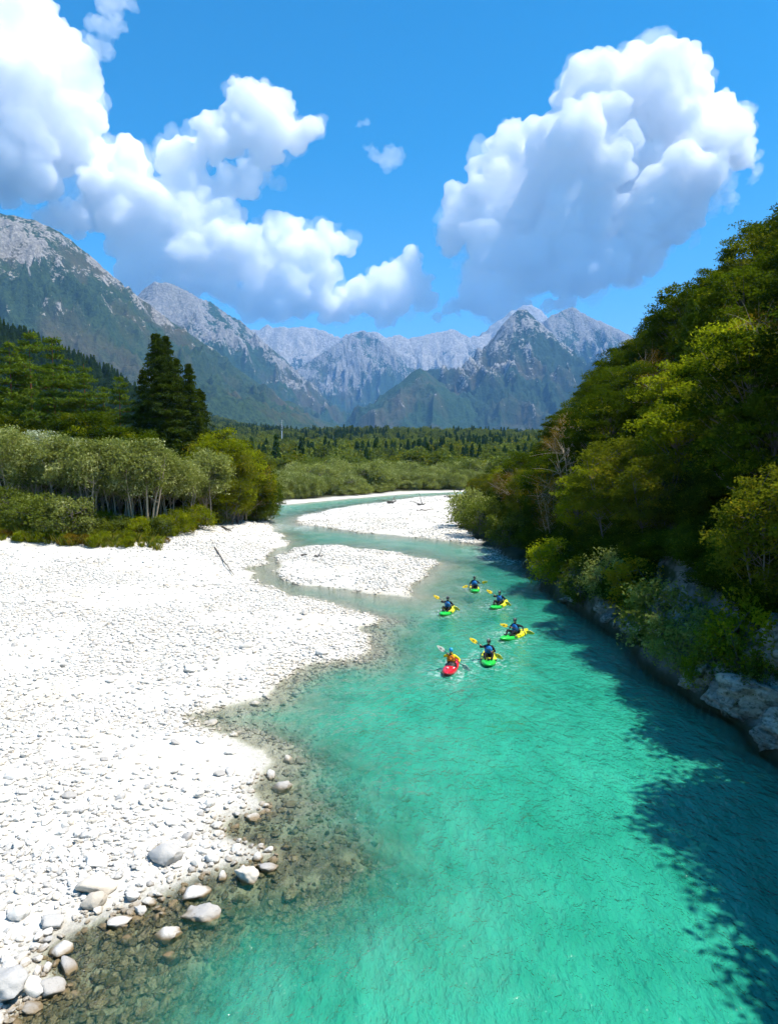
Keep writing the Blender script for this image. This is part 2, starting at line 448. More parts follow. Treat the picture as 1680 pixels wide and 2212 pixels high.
def mountain(name, pts, y_pad, width, res, mat, rock_lo, rock_hi, amp=.16, spur=.006, jag=22, seed=1, power=1.25, grow=1.0):
    """pts: (photo x, photo y, range) along the crest; the flanks fall away in front and behind."""
    P = np.array([at_range(*p) for p in pts])
    seg = []                                             # refine the crest and roughen it
    for i in range(len(P) - 1):
        k = 10
        for t in np.arange(k) / k: seg.append(P[i] * (1 - t) + P[i + 1] * t)
    seg.append(P[-1]); C = np.array(seg)
    L = np.concatenate([[0], np.cumsum(np.linalg.norm(np.diff(C[:, :2], axis=0), axis=1))])
    C[:, 2] += (ridged2(L / (170 + jag * 2.2), L * 0 + seed, 4, seed) - .45) * jag
    C[:, 1] += (fbm2(L / 900, L * 0 + seed + 5, 3, seed) - .5) * 500 * grow
    # keep the outline: scale x and height with the shifted range
    k = C[:, 1] / np.interp(L, L[::10], P[:, 1])
    C[:, 0] *= k; C[:, 2] = 9 + (C[:, 2] - 9) * k
    nr, nc = res
    a = C[:, 0] / C[:, 1]
    aa = np.linspace(a.min() - .05, a.max() + .05, nc)
    yy = C[:, 1].min() - y_pad + (C[:, 1].max() - C[:, 1].min() + y_pad * 1.45) * np.linspace(0, 1, nr) ** .85
    gy, ga = np.meshgrid(yy, aa, indexing='ij'); gx = ga * gy
    x, y = gx.ravel(), gy.ravel()
    best = np.full(x.shape, -1e9); bd = np.zeros_like(x); bt = np.zeros_like(x); bh = np.zeros_like(x)
    for i in range(len(C) - 1):
        A, B = C[i], C[i + 1]; e = B[:2] - A[:2]
        t = np.clip(((x - A[0]) * e[0] + (y - A[1]) * e[1]) / (e @ e + 1e-9), 0, 1)
        d = np.hypot(x - A[0] - t * e[0], y - A[1] - t * e[1])
        h = A[2] + (B[2] - A[2]) * t
        W = width * np.maximum(h, 60)
        v = h * np.clip(1 - d / W, 0, 1) ** power - np.maximum(0, d - W) * .1
        m = v > best
        best = np.where(m, v, best); bd = np.where(m, d / W, bd); bt = np.where(m, L[i] + t * (L[i + 1] - L[i]), bt); bh = np.where(m, h, bh)
    u = np.clip(bd, 0, 1)
    g1 = ridged2(bt * spur * .35 + 1.4 * (fbm2(x / 500, y / 500, 3, seed + 2) - .5), u * 1.3 + seed, 3, seed + 3)
    g2 = ridged2(x * spur * .9, y * spur * .9, 5, seed + 9)
    env = np.clip(u * 3.5, 0, 1) * np.clip((1 - u) * 2.2, 0, 1)
    z = best + bh * amp * env * ((g1 - .62) * 1.5 + (g2 - .55) * 1.1)
    z = np.where(u >= 1, -40, z)
    # rocky where high and on the crests of spurs
    el = z / bh.max()
    rocky = np.clip((el - rock_lo) / (rock_hi - rock_lo), -.45, 1) * .85 + (g2 - .45) * .6 + (g1 - .5) * .35
    F = grid_faces(*gx.shape)
    F = F[(z[F] > -35).any(1)]
    used = np.unique(F); rm = np.full(len(z), -1); rm[used] = np.arange(len(used))
    me = mesh_from(name, np.stack([x, y, z], 1)[used], rm[F], True, [mat], attrs={'rocky': rocky[used]})
    return link(name, me, kind='structure')

GREY = (.34, .335, .32)
mm_near = mountain_material('near_mountain', (.045, .075, .025), (.40, .375, .33), -.04, .0028)
mm_mid = mountain_material('mid_mountain', (.03, .07, .03), GREY, .06, .0018)
mm_foot = mountain_material('foothill_forest', (.035, .075, .028), GREY, -.12, .0030)
mm_peak = mountain_material('peak_mountain', (.03, .062, .032), (.40, .39, .37), -.02, .0022)
mm_far = mountain_material('far_mountain', (.04, .06, .035), (.50, .47, .43), .28, .0013)

mountain('mountain_far', [(430, 720, 9800), (500, 712, 9800), (552, 706, 9700), (585, 704, 9600), (615, 701, 9500), (645, 706, 9500), (665, 703, 9600), (700, 712, 9600), (735, 722, 9500), (765, 714, 9500), (800, 716, 9500), (835, 728, 9400), (862, 722, 9400), (885, 737, 9400), (915, 722, 9400), (945, 716, 9500), (972, 709, 9500), (990, 713, 9500), (1012, 722, 9400), (1035, 724, 9400), (1050, 716, 9500), (1080, 702, 9700), (1108, 674, 9900), (1135, 660, 10000), (1165, 666, 10000), (1185, 690, 9900), (1250, 720, 9800)], 2600, 1.3, (120, 330), mm_far, .25, .75, amp=.13, jag=110, seed=5)
mountain('mountain_central_far', [(640, 800, 7600), (690, 765, 7700), (735, 738, 7800), (765, 722, 7900), (786, 711, 8000), (800, 718, 8000), (830, 742, 7900), (860, 765, 7800), (890, 800, 7600), (920, 850, 7300)], 2300, 1.25, (150, 240), mm_mid, .30, .85, amp=.19, jag=50, seed=11)
mountain('mountain_left_far', [(200, 700, 5600), (290, 655, 5500), (318, 618, 5450), (335, 607, 5450), (372, 611, 5450), (395, 622, 5450), (425, 640, 5500), (455, 650, 5550), (490, 678, 5650), (520, 692, 5700), (545, 716, 5800), (575, 742, 5900), (610, 770, 6000), (650, 812, 6050), (690, 848, 6100), (730, 885, 6150), (772, 924, 6200)], 2000, 1.35, (170, 300), mm_mid, .32, .85, amp=.15, jag=14, seed=17, power=1.2)
mountain('mountain_right_far', [(1130, 735, 7000), (1165, 693, 7000), (1178, 690, 7000), (1192, 677, 7000), (1205, 674, 7000), (1218, 668, 7050), (1236, 662, 7100), (1255, 672, 7100), (1290, 690, 7100), (1345, 714, 7100), (1400, 750, 7100), (1480, 800, 7000)], 2300, 1.25, (150, 220), mm_mid, .34, .85, amp=.2, jag=30, seed=23)
mountain('mountain_peak', [(845, 880, 5300), (885, 826, 5300), (912, 803, 5300), (938, 797, 5280), (965, 789, 5250), (1000, 776, 5200), (1035, 750, 5150), (1068, 722, 5100), (1092, 692, 5100), (1106, 675, 5100), (1118, 667, 5100), (1135, 670, 5100), (1155, 686, 5150), (1180, 716, 5200), (1210, 765, 5250), (1250, 800, 5300), (1310, 840, 5300), (1400, 880, 5300)], 2000, 1.45, (220, 300), mm_peak, .40, 1.0, amp=.22, jag=26, seed=31, power=1.15)
mountain('mountain_foothill', [(790, 925, 4700), (830, 880, 4650), (862, 838, 4600), (890, 803, 4600), (906, 795, 4600), (922, 803, 4700), (945, 822, 4850), (985, 840, 5000)], 1000, 1.35, (130, 170), mm_foot, .7, 1.7, amp=.16, jag=12, seed=37, power=1.0)
mountain('mountain_left', [(-420, 420, 2900), (-250, 425, 2950), (-120, 440, 3000), (-20, 456, 3000), (40, 468, 3020), (80, 479, 3040), (120, 494, 3060), (152, 516, 3080), (185, 545, 3120), (215, 572, 3160), (245, 602, 3200), (285, 632, 3260), (330, 662, 3330), (380, 700, 3420), (440, 742, 3540), (520, 800, 3700), (590, 852, 3850), (650, 890, 3950), (730, 917, 4100)], 1500, 1.45, (260, 320), mm_near, .42, 1.0, amp=.18, jag=14, seed=41, power=1.12)

# ------------------------------------------------------------------ haze: one closed box of even, thin air
def box_mesh(name, lo, hi, mats):
    V = np.array([[x, y, z] for z in (lo[2], hi[2]) for y in (lo[1], hi[1]) for x in (lo[0], hi[0])])
    F = np.array([[0, 2, 3, 1], [4, 5, 7, 6], [0, 1, 5, 4], [2, 6, 7, 3], [0, 4, 6, 2], [1, 3, 7, 5]])
    return mesh_from(name, V, F, False, mats)
n = NT('haze')
hv = n.new('VolumePrincipled')
hv.inputs['Color'].default_value = (.22, .53, 1.0, 1)
hv.inputs['Density'].default_value = 6.3e-5
hv.inputs['Anisotropy'].default_value = 0.0
n.vol(hv.outputs[0])
haze = link('haze', box_mesh('haze', (-21000, -200, -80), (21000, 15500, 2500), [n.m]), kind='stuff')
haze['label'] = 'thin blue summer haze filling the valley air'

# ------------------------------------------------------------------ clouds: closed bodies of white vapour
def cloud_material(name, density, an=.25):
    n = NT(name); v = n.new('VolumePrincipled')
    v.inputs['Color'].default_value = (.995, .996, 1.0, 1); v.inputs['Density'].default_value = density; v.inputs['Anisotropy'].default_value = an
    return n.vol(v.outputs[0])
M_CLOUD = cloud_material('cloud_vapour', .0056, 0.0)
M_WISP = cloud_material('wisp_vapour', .0011)
M_VEIL = cloud_material('veil_vapour', .0008)

def ico(sub):
    bm = bmesh.new(); bmesh.ops.create_icosphere(bm, subdivisions=sub, radius=1.0)
    V = np.array([v.co[:] for v in bm.verts]); F = np.array([[v.index for v in f.verts] for f in bm.faces]); bm.free()
    return V, F
ICO1, ICO2, ICO3, ICO4 = ico(1), ico(2), ico(3), ico(4)

def cloud(name, balls, rng_y, label, seed, mat=M_CLOUD, voxel=42, kids=12, flat=None, disp=1.0, wisps=()):
    o = cloud_body(name, balls, rng_y, label, seed, mat, voxel, kids, disp)
    if mat is M_CLOUD and len(balls) > 9:               # ragged thin fringe round the dense core
        v = cloud_body('veil', [(x, y, r * 1.04) for x, y, r in balls], rng_y, None, seed + 50, M_VEIL, voxel * 1.1, 8, 2.0)
        v.location = v.location - o.location; v.parent = o
    for k_, b_ in enumerate(wisps):                      # torn shreds at the rim
        v = cloud_body('wisp', b_, rng_y, None, seed + 70 + k_, M_WISP, 22, 7, 1.5)
        v.location = v.location - o.location; v.parent = o
    return o

def cloud_body(name, balls, rng_y, label, seed, mat, voxel, kids, disp):
    r_ = np.random.default_rng(seed)
    sph = []
    for (dx, dy, r) in balls:
        y = rng_y + r_.uniform(-.5, .5) * r / FPX * rng_y * 1.2
        c = at_range(dx, dy, y); R = r / FPX * y * .95
        sph.append((c, R * .74))
        for k in range(kids):
            d = r_.normal(size=3); d[2] = d[2] * .9 + .2; d /= np.linalg.norm(d)
            rr = R * r_.uniform(.24, .52); c2 = c + d * (R * 1.0 - rr * .55)
            sph.append((c2, rr))
            for q in range(5):
                d2 = r_.normal(size=3) + d * .8; d2 /= np.linalg.norm(d2)
                r3 = rr * r_.uniform(.26, .5); sph.append((c2 + d2 * (rr * 1.0 - r3 * .35), r3))
    Vs, Fs, off = [], [], 0
    V0, F0 = ICO2
    for c, R in sph:
        Vs.append(V0 * np.array([1.05, 1.0, .92]) * R + c); Fs.append(F0 + off); off += len(V0)
    V = np.concatenate(Vs)
    o0 = V.mean(0); V = V - o0
    me = mesh_from(name, V, np.concatenate(Fs), True, [mat])
    o = link(name, me, loc=tuple(o0), **(dict(label=label, cat='cloud', group='cumulus clouds over the valley', kind='thing') if label else {}))
    m = o.modifiers.new('remesh', 'REMESH'); m.mode = 'VOXEL'; m.voxel_size = voxel; m.use_smooth_shade = True
    for i, (sc, st) in enumerate(((700, 250), (260, 120), (110, 62))):
        t = bpy.data.textures.new('%s_%d' % (name, i), 'CLOUDS'); t.noise_scale = sc; t.noise_depth = 3
        dm = o.modifiers.new('billow', 'DISPLACE'); dm.texture = t; dm.texture_coords = 'GLOBAL'; dm.strength = st * disp; dm.mid_level = .5
    m = o.modifiers.new('clean', 'REMESH'); m.mode = 'VOXEL'; m.voxel_size = voxel * .9; m.use_smooth_shade = True
    return o

CY_ = 16500
cloud('cloud', [(1420, 165, 78), (1400, 240, 110), (1290, 225, 85), (1240, 200, 48), (1500, 180, 45), (1480, 290, 105), (1380, 340, 140), (1265, 325, 110), (1560, 310, 62), (1590, 270, 30), (1600, 340, 35), (1195, 385, 90), (1100, 310, 42), (1075, 370, 62), (1120, 430, 100), (1040, 450, 70), (990, 490, 50), (970, 520, 32),
    (1210, 470, 120), (1330, 450, 130), (1440, 410, 100), (1510, 390, 60), (1060, 530, 75), (1150, 545, 90), (1260, 545, 85), (1350, 530, 75), (1430, 490, 60), (1390, 560, 40)], CY_, 'towering bright white cumulus cloud above the wooded slope', 3, voxel=36, wisps=([(1610, 250, 16), (1628, 238, 12), (1595, 262, 14)], [(1635, 360, 18), (1622, 388, 16), (1640, 335, 14)], [(1560, 425, 22), (1580, 445, 16), (1540, 460, 16)], [(1480, 500, 22), (1500, 520, 14)], [(960, 545, 20), (985, 570, 20), (1000, 590, 16)], [(1150, 300, 14), (1165, 320, 14)]))
cloud('cloud', [(1110, 612, 36), (1150, 606, 40), (1200, 600, 42), (1250, 596, 40), (1310, 586, 36), (1350, 575, 28), (1080, 630, 45), (1040, 650, 50), (1100, 660, 45), (1030, 600, 40)], CY_ - 300, 'low flat strip of cloud just above the pointed peak', 4, voxel=30)
cloud('cloud', [(540, 215, 42), (520, 195, 28), (575, 250, 58), (620, 285, 40), (660, 280, 24), (685, 272, 13), (520, 285, 50), (460, 305, 50), (400, 325, 48), (370, 350, 35), (575, 320, 45)], CY_ - 200, 'bright arm of cloud rising diagonally from the middle cloud bank', 5, voxel=30, wisps=([(570, 178, 10), (585, 190, 9), (602, 198, 8)], [(640, 330, 16), (620, 345, 14)], [(695, 262, 9), (684, 290, 9)], [(560, 380, 28), (590, 400, 20), (520, 395, 24)]))
cloud('cloud', [(280, 355, 52), (250, 345, 30), (250, 410, 62), (320, 420, 60), (400, 420, 55), (420, 400, 40), (360, 470, 80), (270, 480, 70), (220, 450, 40), (450, 490, 75), (300, 545, 70), (390, 560, 80), (480, 560, 75), (540, 545, 60), (590, 500, 36), (640, 530, 55), (700, 520, 40), (740, 528, 28), (650, 580, 60), (570, 600, 60), (480, 610, 50), (400, 610, 40), (700, 590, 45),
    (620, 640, 60), (560, 650, 50), (680, 640, 50), (500, 400, 40), (540, 380, 40)], CY_, 'long grey bottomed cloud bank over the left mountain ridge', 6, voxel=34)
cloud('cloud', [(890, 560, 28), (870, 590, 36), (905, 610, 36), (840, 620, 45), (790, 635, 42), (750, 650, 40), (860, 660, 38), (920, 645, 28), (820, 670, 35), (720, 670, 35)], CY_ + 200, 'small white cumulus between the middle bank and the big cloud', 7, voxel=30)
cloud('cloud', [(985, 663, 22), (965, 672, 16), (1003, 658, 12), (950, 685, 12)], CY_ + 200, 'tiny white cloud puff low over the far rocky range', 8, voxel=16)
cloud('cloud', [(70, 70, 70), (50, 20, 45), (10, 140, 100), (110, 160, 85), (165, 120, 42), (175, 180, 40), (60, 240, 125), (160, 240, 62), (120, 320, 95), (40, 350, 95), (-40, 260, 120), (-60, 120, 90), (90, 390, 60), (185, 330, 48), (200, 390, 38), (20, 400, 50), (-60, 390, 60)], CY_ - 400, 'tall cumulus with dark base in the upper left corner', 9, voxel=34, wisps=([(225, 300, 20), (240, 320, 14)], [(205, 210, 16), (215, 240, 16)], [(120, 440, 26), (60, 450, 24), (170, 420, 20)]))
cloud('cloud', [(95, 478, 24), (130, 470, 34), (170, 465, 30), (178, 445, 18), (150, 490, 34)], CY_ + 200, 'bright white cloud peeping over the left mountain crest', 10, voxel=24)
cloud('cloud', [(1200, 660, 24), (1180, 668, 16), (1228, 650, 16)], CY_ + 400, 'small white cloud tuft behind the twin summit', 12, voxel=18)
cloud('cloud', [(245, 20, 34), (225, 60, 30), (255, 60, 24), (215, 100, 26), (235, 105, 18), (200, 135, 18), (260, -15, 34)], CY_ - 300, 'thin torn veil beside the tall upper left cloud', 13, mat=M_WISP, voxel=26, disp=1.3)
cloud('cloud', [(835, 338, 24), (810, 328, 18), (862, 334, 14), (790, 320, 10), (775, 272, 9), (790, 266, 7)], CY_, 'faint isolated wisp alone in the blue gap', 14, mat=M_WISP, voxel=20, disp=1.2)
cloud('cloud', [(300, 640, 30), (330, 625, 26), (290, 615, 26)], CY_ + 500, 'white cloud scrap behind the rocky left summit', 15, voxel=20)
# ------------------------------------------------------------------ vegetation
def leaf_material(name, dark, light, trans=.35, tint=None, rnd_amt=.35):
    n = NT(name)
    t = n.attr('tint')
    f = n.math('ADD', n.math('MULTIPLY', t, 1 - rnd_amt), n.math('MULTIPLY', n.rnd(), rnd_amt))
    c = n.mix(f, dark, light)
    if tint: c = n.mix(n.maprange(t, .80, .95), c, tint)
    d = n.new('BsdfDiffuse'); n.put(d.inputs[0], c)
    tr = n.new('BsdfTranslucent'); n.put(tr.inputs[0], n.mix(.5, c, n.mix(1.0, c, (1.25, 1.35, .45), 'MULTIPLY')))
    s = n.mixsh(trans, d.outputs[0], tr.outputs[0])
    return n.surf(s)

def bark_material(name, a, b):
    n = NT(name); P = n.objco()
    f = n.noise(6, 5, .65, n.mapping(P, (2, 2, .4)))
    c = n.mix(f, a, b); c = n.mix(n.rnd(), c, n.mix(.5, c, a))
    return n.surf(n.bsdf(c, .9, .1, n.bump(f, .6, .03)))

LM_WILLOW = leaf_material('willow_leaf', (.095, .12, .016), (.36, .385, .11), .42, (.52, .53, .25))
LM_SILVER = leaf_material('silver_willow_leaf', (.20, .23, .11), (.52, .55, .36), .3, (.66, .68, .52))
LM_SPRUCE = leaf_material('spruce_needle', (.010, .022, .002), (.065, .095, .008), .25)
LM_PINE = leaf_material('pine_needle', (.035, .075, .005), (.16, .22, .018), .35)
LM_BEECH = leaf_material('beech_leaf', (.010, .024, .001), (.095, .135, .006), .45, (.22, .22, .010))
LM_LIME = leaf_material('yellow_green_leaf', (.065, .09, .003), (.34, .38, .013), .5, (.42, .36, .014))
LM_OLIVE = leaf_material('olive_leaf', (.045, .060, .004), (.20, .215, .014), .46, (.29, .22, .014))
LM_RUST = leaf_material('rusty_leaf', (.06, .042, .004), (.25, .16, .016), .4, (.26, .22, .014))
LM_YELLOW = leaf_material('vivid_yellow_leaf', (.22, .17, .01), (.50, .38, .015), .4)
LM_BUSH = leaf_material('bush_leaf', (.04, .058, .005), (.19, .23, .03), .38, (.30, .33, .09))
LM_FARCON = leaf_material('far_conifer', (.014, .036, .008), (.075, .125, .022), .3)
LM_FARDEC = leaf_material('far_broadleaf', (.04, .06, .007), (.17, .20, .025), .38)
LM_GRASS = leaf_material('grass_blade', (.06, .085, .006), (.24, .27, .025), .4, (.30, .23, .04))
BK_PALE = bark_material('pale_bark', (.22, .17, .11), (.56, .48, .35))
BK_GREY = bark_material('grey_bark', (.07, .06, .05), (.22, .20, .17))
BK_DARK = bark_material('dark_bark', (.03, .022, .015), (.10, .075, .05))
BK_PINE = bark_material('orange_pine_bark', (.12, .05, .02), (.32, .14, .055))

def tube(path, radii, sides=5):
    path = np.asarray(path, float); radii = np.asarray(radii, float)
    T = np.gradient(path, axis=0); T /= np.linalg.norm(T, axis=1, keepdims=True) + 1e-9
    ref = np.where(np.abs(T[:, 2:3]) > .9, np.array([[1., 0, 0]]), np.array([[0, 0, 1.]]))
    U = np.cross(T, ref); U /= np.linalg.norm(U, axis=1, keepdims=True) + 1e-9
    W = np.cross(T, U)
    an = np.arange(sides) / sides * 2 * pi
    V = path[:, None] + radii[:, None, None] * (np.cos(an)[None, :, None] * U[:, None] + np.sin(an)[None, :, None] * W[:, None])
    k = len(path); i = np.arange(k * sides).reshape(k, sides)
    F = np.stack([i[:-1], np.roll(i, -1, 1)[:-1], np.roll(i, -1, 1)[1:], i[1:]], -1).reshape(-1, 4)
    return V.reshape(-1, 3), F

class Geo:
    def __init__(s): s.V, s.F, s.o = [], [], 0
    def add(s, V, F):
        s.V.append(V); s.F.append(F + s.o); s.o += len(V)
    def out(s): return np.concatenate(s.V), np.concatenate(s.F)

def bend(a, b, sag, k, r_, wob):
    t = np.linspace(0, 1, k)[:, None]
    p = a * (1 - t) + b * t
    p[:, 2] += sag * np.sin(t[:, 0] * pi)
    w = r_.normal(size=(k, 3)) * wob; w[0] = 0
    return p + np.cumsum(w, 0) * .5

def leaves(C, size, r_, up=.4, aspect=.5, out=None, jitter=.3):
    """diamond leaf faces at centres C"""
    n = len(C)
    N = r_.normal(size=(n, 3)); N[:, 2] += up * 3 * r_.random(n)
    if out is not None: N += out
    N /= np.linalg.norm(N, axis=1, keepdims=True)
    A = r_.normal(size=(n, 3)); U = np.cross(N, A); U /= np.linalg.norm(U, axis=1, keepdims=True)
    W = np.cross(N, U)
    s = size * r_.uniform(1 - jitter, 1 + jitter, (n, 1))
    V = np.stack([C - U * s, C + W * s * aspect, C + U * s, C - W * s * aspect], 1)
    V[:, 1] += N * s * .18; V[:, 3] += N * s * .18
    return V.reshape(-1, 3), np.arange(n * 4).reshape(n, 4)

def tints(nclump, sizes, r_):
    """one shade per clump with leaf-to-leaf scatter"""
    base = r_.random(nclump)
    return np.clip(np.repeat(base, sizes) * .72 + r_.random(int(np.sum(sizes))) * .28, 0, 1)

def crown_mesh(name, C, T, size, mat, r_, **kw):
    V, F = leaves(C, size, r_, **kw)
    return mesh_from(name, V, F, False, [mat], attrs={'tint': np.repeat(T, 4)})

def broadleaf(name, seed, H=9.0, R=3.0, base=.25, clumps=90, per=120, leaf=.15, clr=.75, flat=.75, mat=LM_BEECH, bark=BK_GREY, stems=1, up=.5, lean=0.0, sparse=0.0, twigs=True, trunk_r=.16, shell=.55, topflat=1.0):
    r_ = np.random.default_rng(seed)
    g = Geo()
    zc = H * (base + 1) / 2; hz = H * (1 - base) / 2
    d = r_.normal(size=(clumps, 3)); d /= np.linalg.norm(d, axis=1, keepdims=True)
    rad = shell + (1 - shell) * r_.random(clumps) ** .6
    rad *= .80 + .4 * noise3(d * 1.7 + seed, seed)
    K = d * rad[:, None] * np.array([R, R, hz * topflat]) + np.array([lean * R, 0, zc])
    K[:, 2] = np.clip(K[:, 2], H * base * .8, H)
    tops = []
    for s in range(stems):
        a = r_.uniform(0, 2 * pi); sp = R * .16 * (stems > 1)
        p0 = np.array([cos(a) * sp, sin(a) * sp, -.3]); p1 = np.array([cos(a) * sp * 4.5 + lean * R * .6, sin(a) * sp * 4.5, H * r_.uniform(.62, .85)])
        path = bend(p0, p1, 0, 8, r_, H * .008)
        tr = trunk_r * r_.uniform(.7, 1.0) if stems > 1 else trunk_r
        g.add(*tube(path, np.linspace(tr, tr * .25, 8), 6)); tops.append((path, tr))
    idx = r_.permutation(clumps)[:int(clumps * (.55 if twigs else .25))]
    for i in idx:
        path, tr = tops[r_.integers(len(tops))]
        zt = np.clip((K[i, 2] - H * .08 * r_.uniform(1, 3)) / path[-1, 2], .25, .98)
        j = int(zt * 7); p0 = path[j]
        rr = tr * (1 - .75 * zt) * .45
        bp = bend(p0, K[i], -.15 * R * r_.uniform(0, .5), 5, r_, R * .02)
        g.add(*tube(bp, np.linspace(max(rr, .02), .012, 5), 4))
        if sparse > 0:
            for q in range(4):
                e = K[i] + r_.normal(size=3) * clr * .9; g.add(*tube(bend(bp[3], e, .1, 4, r_, .03), np.linspace(.016, .006, 4), 3))
    sizes = np.maximum(3, (per * r_.uniform(.5, 1.5, clumps) * (1 - sparse)).astype(int))
    C = np.repeat(K, sizes, 0) + np.clip(r_.normal(size=(sizes.sum(), 3)), -2, 2) * np.array([1, 1, flat]) * clr * .55 * np.repeat(r_.uniform(.7, 1.3, clumps), sizes)[:, None]
    C[:, 2] -= .12 * ((C[:, 0] - np.repeat(K[:, 0], sizes)) ** 2 + (C[:, 1] - np.repeat(K[:, 1], sizes)) ** 2)
    crown = crown_mesh(name + '_crown', C, tints(clumps, sizes, r_), leaf, mat, r_, up=up)
    V, F = g.out()
    return mesh_from(name + '_trunk', V, F, True, [bark]), crown

def conifer(name, seed, H=20.0, R=3.2, whorls=38, nb=11, base=.06, droop=.25, spray=.30, mat=LM_SPRUCE, bark=BK_DARK, dens=9, upsweep=0.0, puff=0.0, irregular=.25, expo=.8, trunk_r=.26):
    r_ = np.random.default_rng(seed); g = Geo()
    path = bend(np.array([0, 0, -.4]), np.array([0, 0, H]), 0, 12, r_, H * .0012)
    g.add(*tube(path, np.linspace(trunk_r, .015, 12), 7))
    Cs, Ts, Ns = [], [], []
    for w in range(whorls):
        t = (w + r_.uniform(-.3, .3)) / whorls; t = min(max(t, 0), .995)
        z = H * (base + (1 - base) * t)
        Lm = R * (1 - t) ** expo * r_.uniform(1 - irregular, 1 + irregular * .6) + .12
        if base > .2: Lm *= min(1, .45 + t * 2.2)
        for b in range(max(3, int(nb * (1 - .5 * t)))):
            a = r_.uniform(0, 2 * pi); L = Lm * r_.uniform(.6, 1.12)
            k = max(4, int(L * dens * .55))
            s = np.linspace(.12 if puff == 0 else .35, 1, k)
            bx = s * L; bz = z - droop * L * s ** 1.4 + upsweep * L * s ** 2 + .06 * L * np.maximum(0, s - .75) * 4 * (droop > 0)
            P = np.stack([np.cos(a) * bx, np.sin(a) * bx, bz], 1)
            if w % 2 == 0 or puff: g.add(*tube(P[[0, k // 2, k - 1]], [.03 + .008 * L, .02, .008], 3))
            m = 5 if puff == 0 else 8
            Q = np.repeat(P, m, 0); n_ = len(Q)
            wd = (.16 + .20 * np.repeat(1 - np.abs(s - .45), m)) * (L / R * .9 + .35) * (1 + puff)
            lat = r_.normal(size=n_) * wd
            Q = Q + np.stack([-np.sin(a) * lat, np.cos(a) * lat, -np.abs(r_.normal(size=n_)) * (.16 if puff == 0 else -.16) - np.abs(lat) * .25 * (puff == 0)], 1)
            Q += r_.normal(size=(n_, 3)) * .05
            Cs.append(Q); Ts.append(np.clip(r_.random() * .5 + r_.random(n_) * .3 + .25 * np.repeat(s, m), 0, 1))
            Ns.append(np.tile([cos(a) * .7, sin(a) * .7, .5], (n_, 1)))
    C, T, N = np.concatenate(Cs), np.concatenate(Ts), np.concatenate(Ns)
    V, F = leaves(C, spray, r_, up=.3, aspect=.28, out=N * 1.0)
    crown = mesh_from(name + '_crown', V, F, False, [mat], attrs={'tint': np.repeat(T, 4)})
    V, F = g.out()
    return mesh_from(name + '_trunk', V, F, True, [bark]), crown

def recolor(crown, mat):
    c = crown.copy(); c.materials.clear(); c.materials.append(mat); return c

def plant_tree(kind_name, protos, x, y, scale, rotz, label, cat='tree', group=None, z=None, tilt=0.0, sz=None, crown=None):
    trunk, cr = protos
    z = gh(x, y) - .1 if z is None else z
    e = link(kind_name, None, loc=(x, y, z), rot=(tilt, 0, rotz), scale=(scale, scale, sz or scale), label=label, cat=cat, group=group)
    e.empty_display_size = .3
    link('trunk', trunk, e); link('crown', crown or cr, e)
    return e

PR = {}
ORD = 'first second third fourth fifth sixth seventh eighth ninth tenth eleventh twelfth thirteenth fourteenth fifteenth sixteenth seventeenth eighteenth'.split()
TIPX = (447, 468, 482, 500, 515, 530, 545, 556, 566, 572, 490, 535, 455, 510, 552)
PR['willow'] = [broadleaf('willow%d' % i, 100 + i, H=8.7, R=2.3, base=.48, clumps=95, per=95, leaf=.135, clr=.75, mat=LM_WILLOW, bark=BK_PALE, stems=3 + i % 2, trunk_r=.13, up=.35, shell=.5) for i in range(4)]
PR['silver'] = [(t, recolor(c, LM_SILVER)) for t, c in PR['willow']]
PR['spruce'] = [conifer('spruce%d' % i, 120 + i, H=21, R=4.3 - .3 * i, whorls=50, nb=15, dens=9, spray=.25, expo=.72, irregular=.35) for i in range(2)]
PR['pine'] = [conifer('pine%d' % i, 130 + i, H=17, R=3.2, whorls=17, nb=8, base=.26, droop=.02, upsweep=.12, puff=.9, mat=LM_PINE, bark=BK_PINE, spray=.24, irregular=.45, expo=.62, dens=10, trunk_r=.2) for i in range(3)]
PR['beech'] = [broadleaf('beech%d' % i, 140 + i, H=9.5, R=3.2, base=.16, clumps=170, per=110, leaf=.12, clr=.75, flat=.36, mat=LM_BEECH, bark=BK_GREY, up=.9, shell=.5) for i in range(4)]
PR['lime'] = [broadleaf('lime%d' % i, 150 + i, H=8.5, R=2.7, base=.12, clumps=130, per=105, leaf=.115, clr=.68, flat=.45, mat=LM_LIME, bark=BK_GREY, up=.8, stems=2, shell=.45) for i in range(3)]
PR['olive'] = [(t, recolor(c, LM_OLIVE)) for t, c in [broadleaf('olive%d' % i, 155 + i, H=8.5, R=2.9, base=.10, clumps=130, per=105, leaf=.115, clr=.72, flat=.5, bark=BK_GREY, up=.7, stems=3, shell=.45, trunk_r=.11) for i in range(3)]]
PR['rust'] = [broadleaf('rust%d' % i, 160 + i, H=8.0, R=2.9, base=.12, clumps=75, per=60, leaf=.10, clr=.8, flat=.6, mat=LM_RUST, bark=BK_PALE, up=.5, stems=3, sparse=.25, trunk_r=.09, shell=.35) for i in range(3)]
PR['bare'] = [broadleaf('bare%d' % i, 170 + i, H=6.5, R=1.6, base=.2, clumps=40, per=6, leaf=.07, clr=.6, mat=LM_RUST, bark=BK_PALE, stems=2, sparse=.6, trunk_r=.07) for i in range(1)]
PR['bush'] = [broadleaf('bush%d' % i, 180 + i, H=2.6, R=1.7, base=.02, clumps=60, per=70, leaf=.085, clr=.42, flat=.8, mat=LM_BUSH, bark=BK_GREY, stems=4, trunk_r=.04, shell=.5) for i in range(3)]
PR['sbush'] = [(t, recolor(c, LM_WILLOW)) for t, c in PR['bush']]
PR['ybush'] = [(t, recolor(c, LM_YELLOW)) for t, c in PR['bush'][:1]]
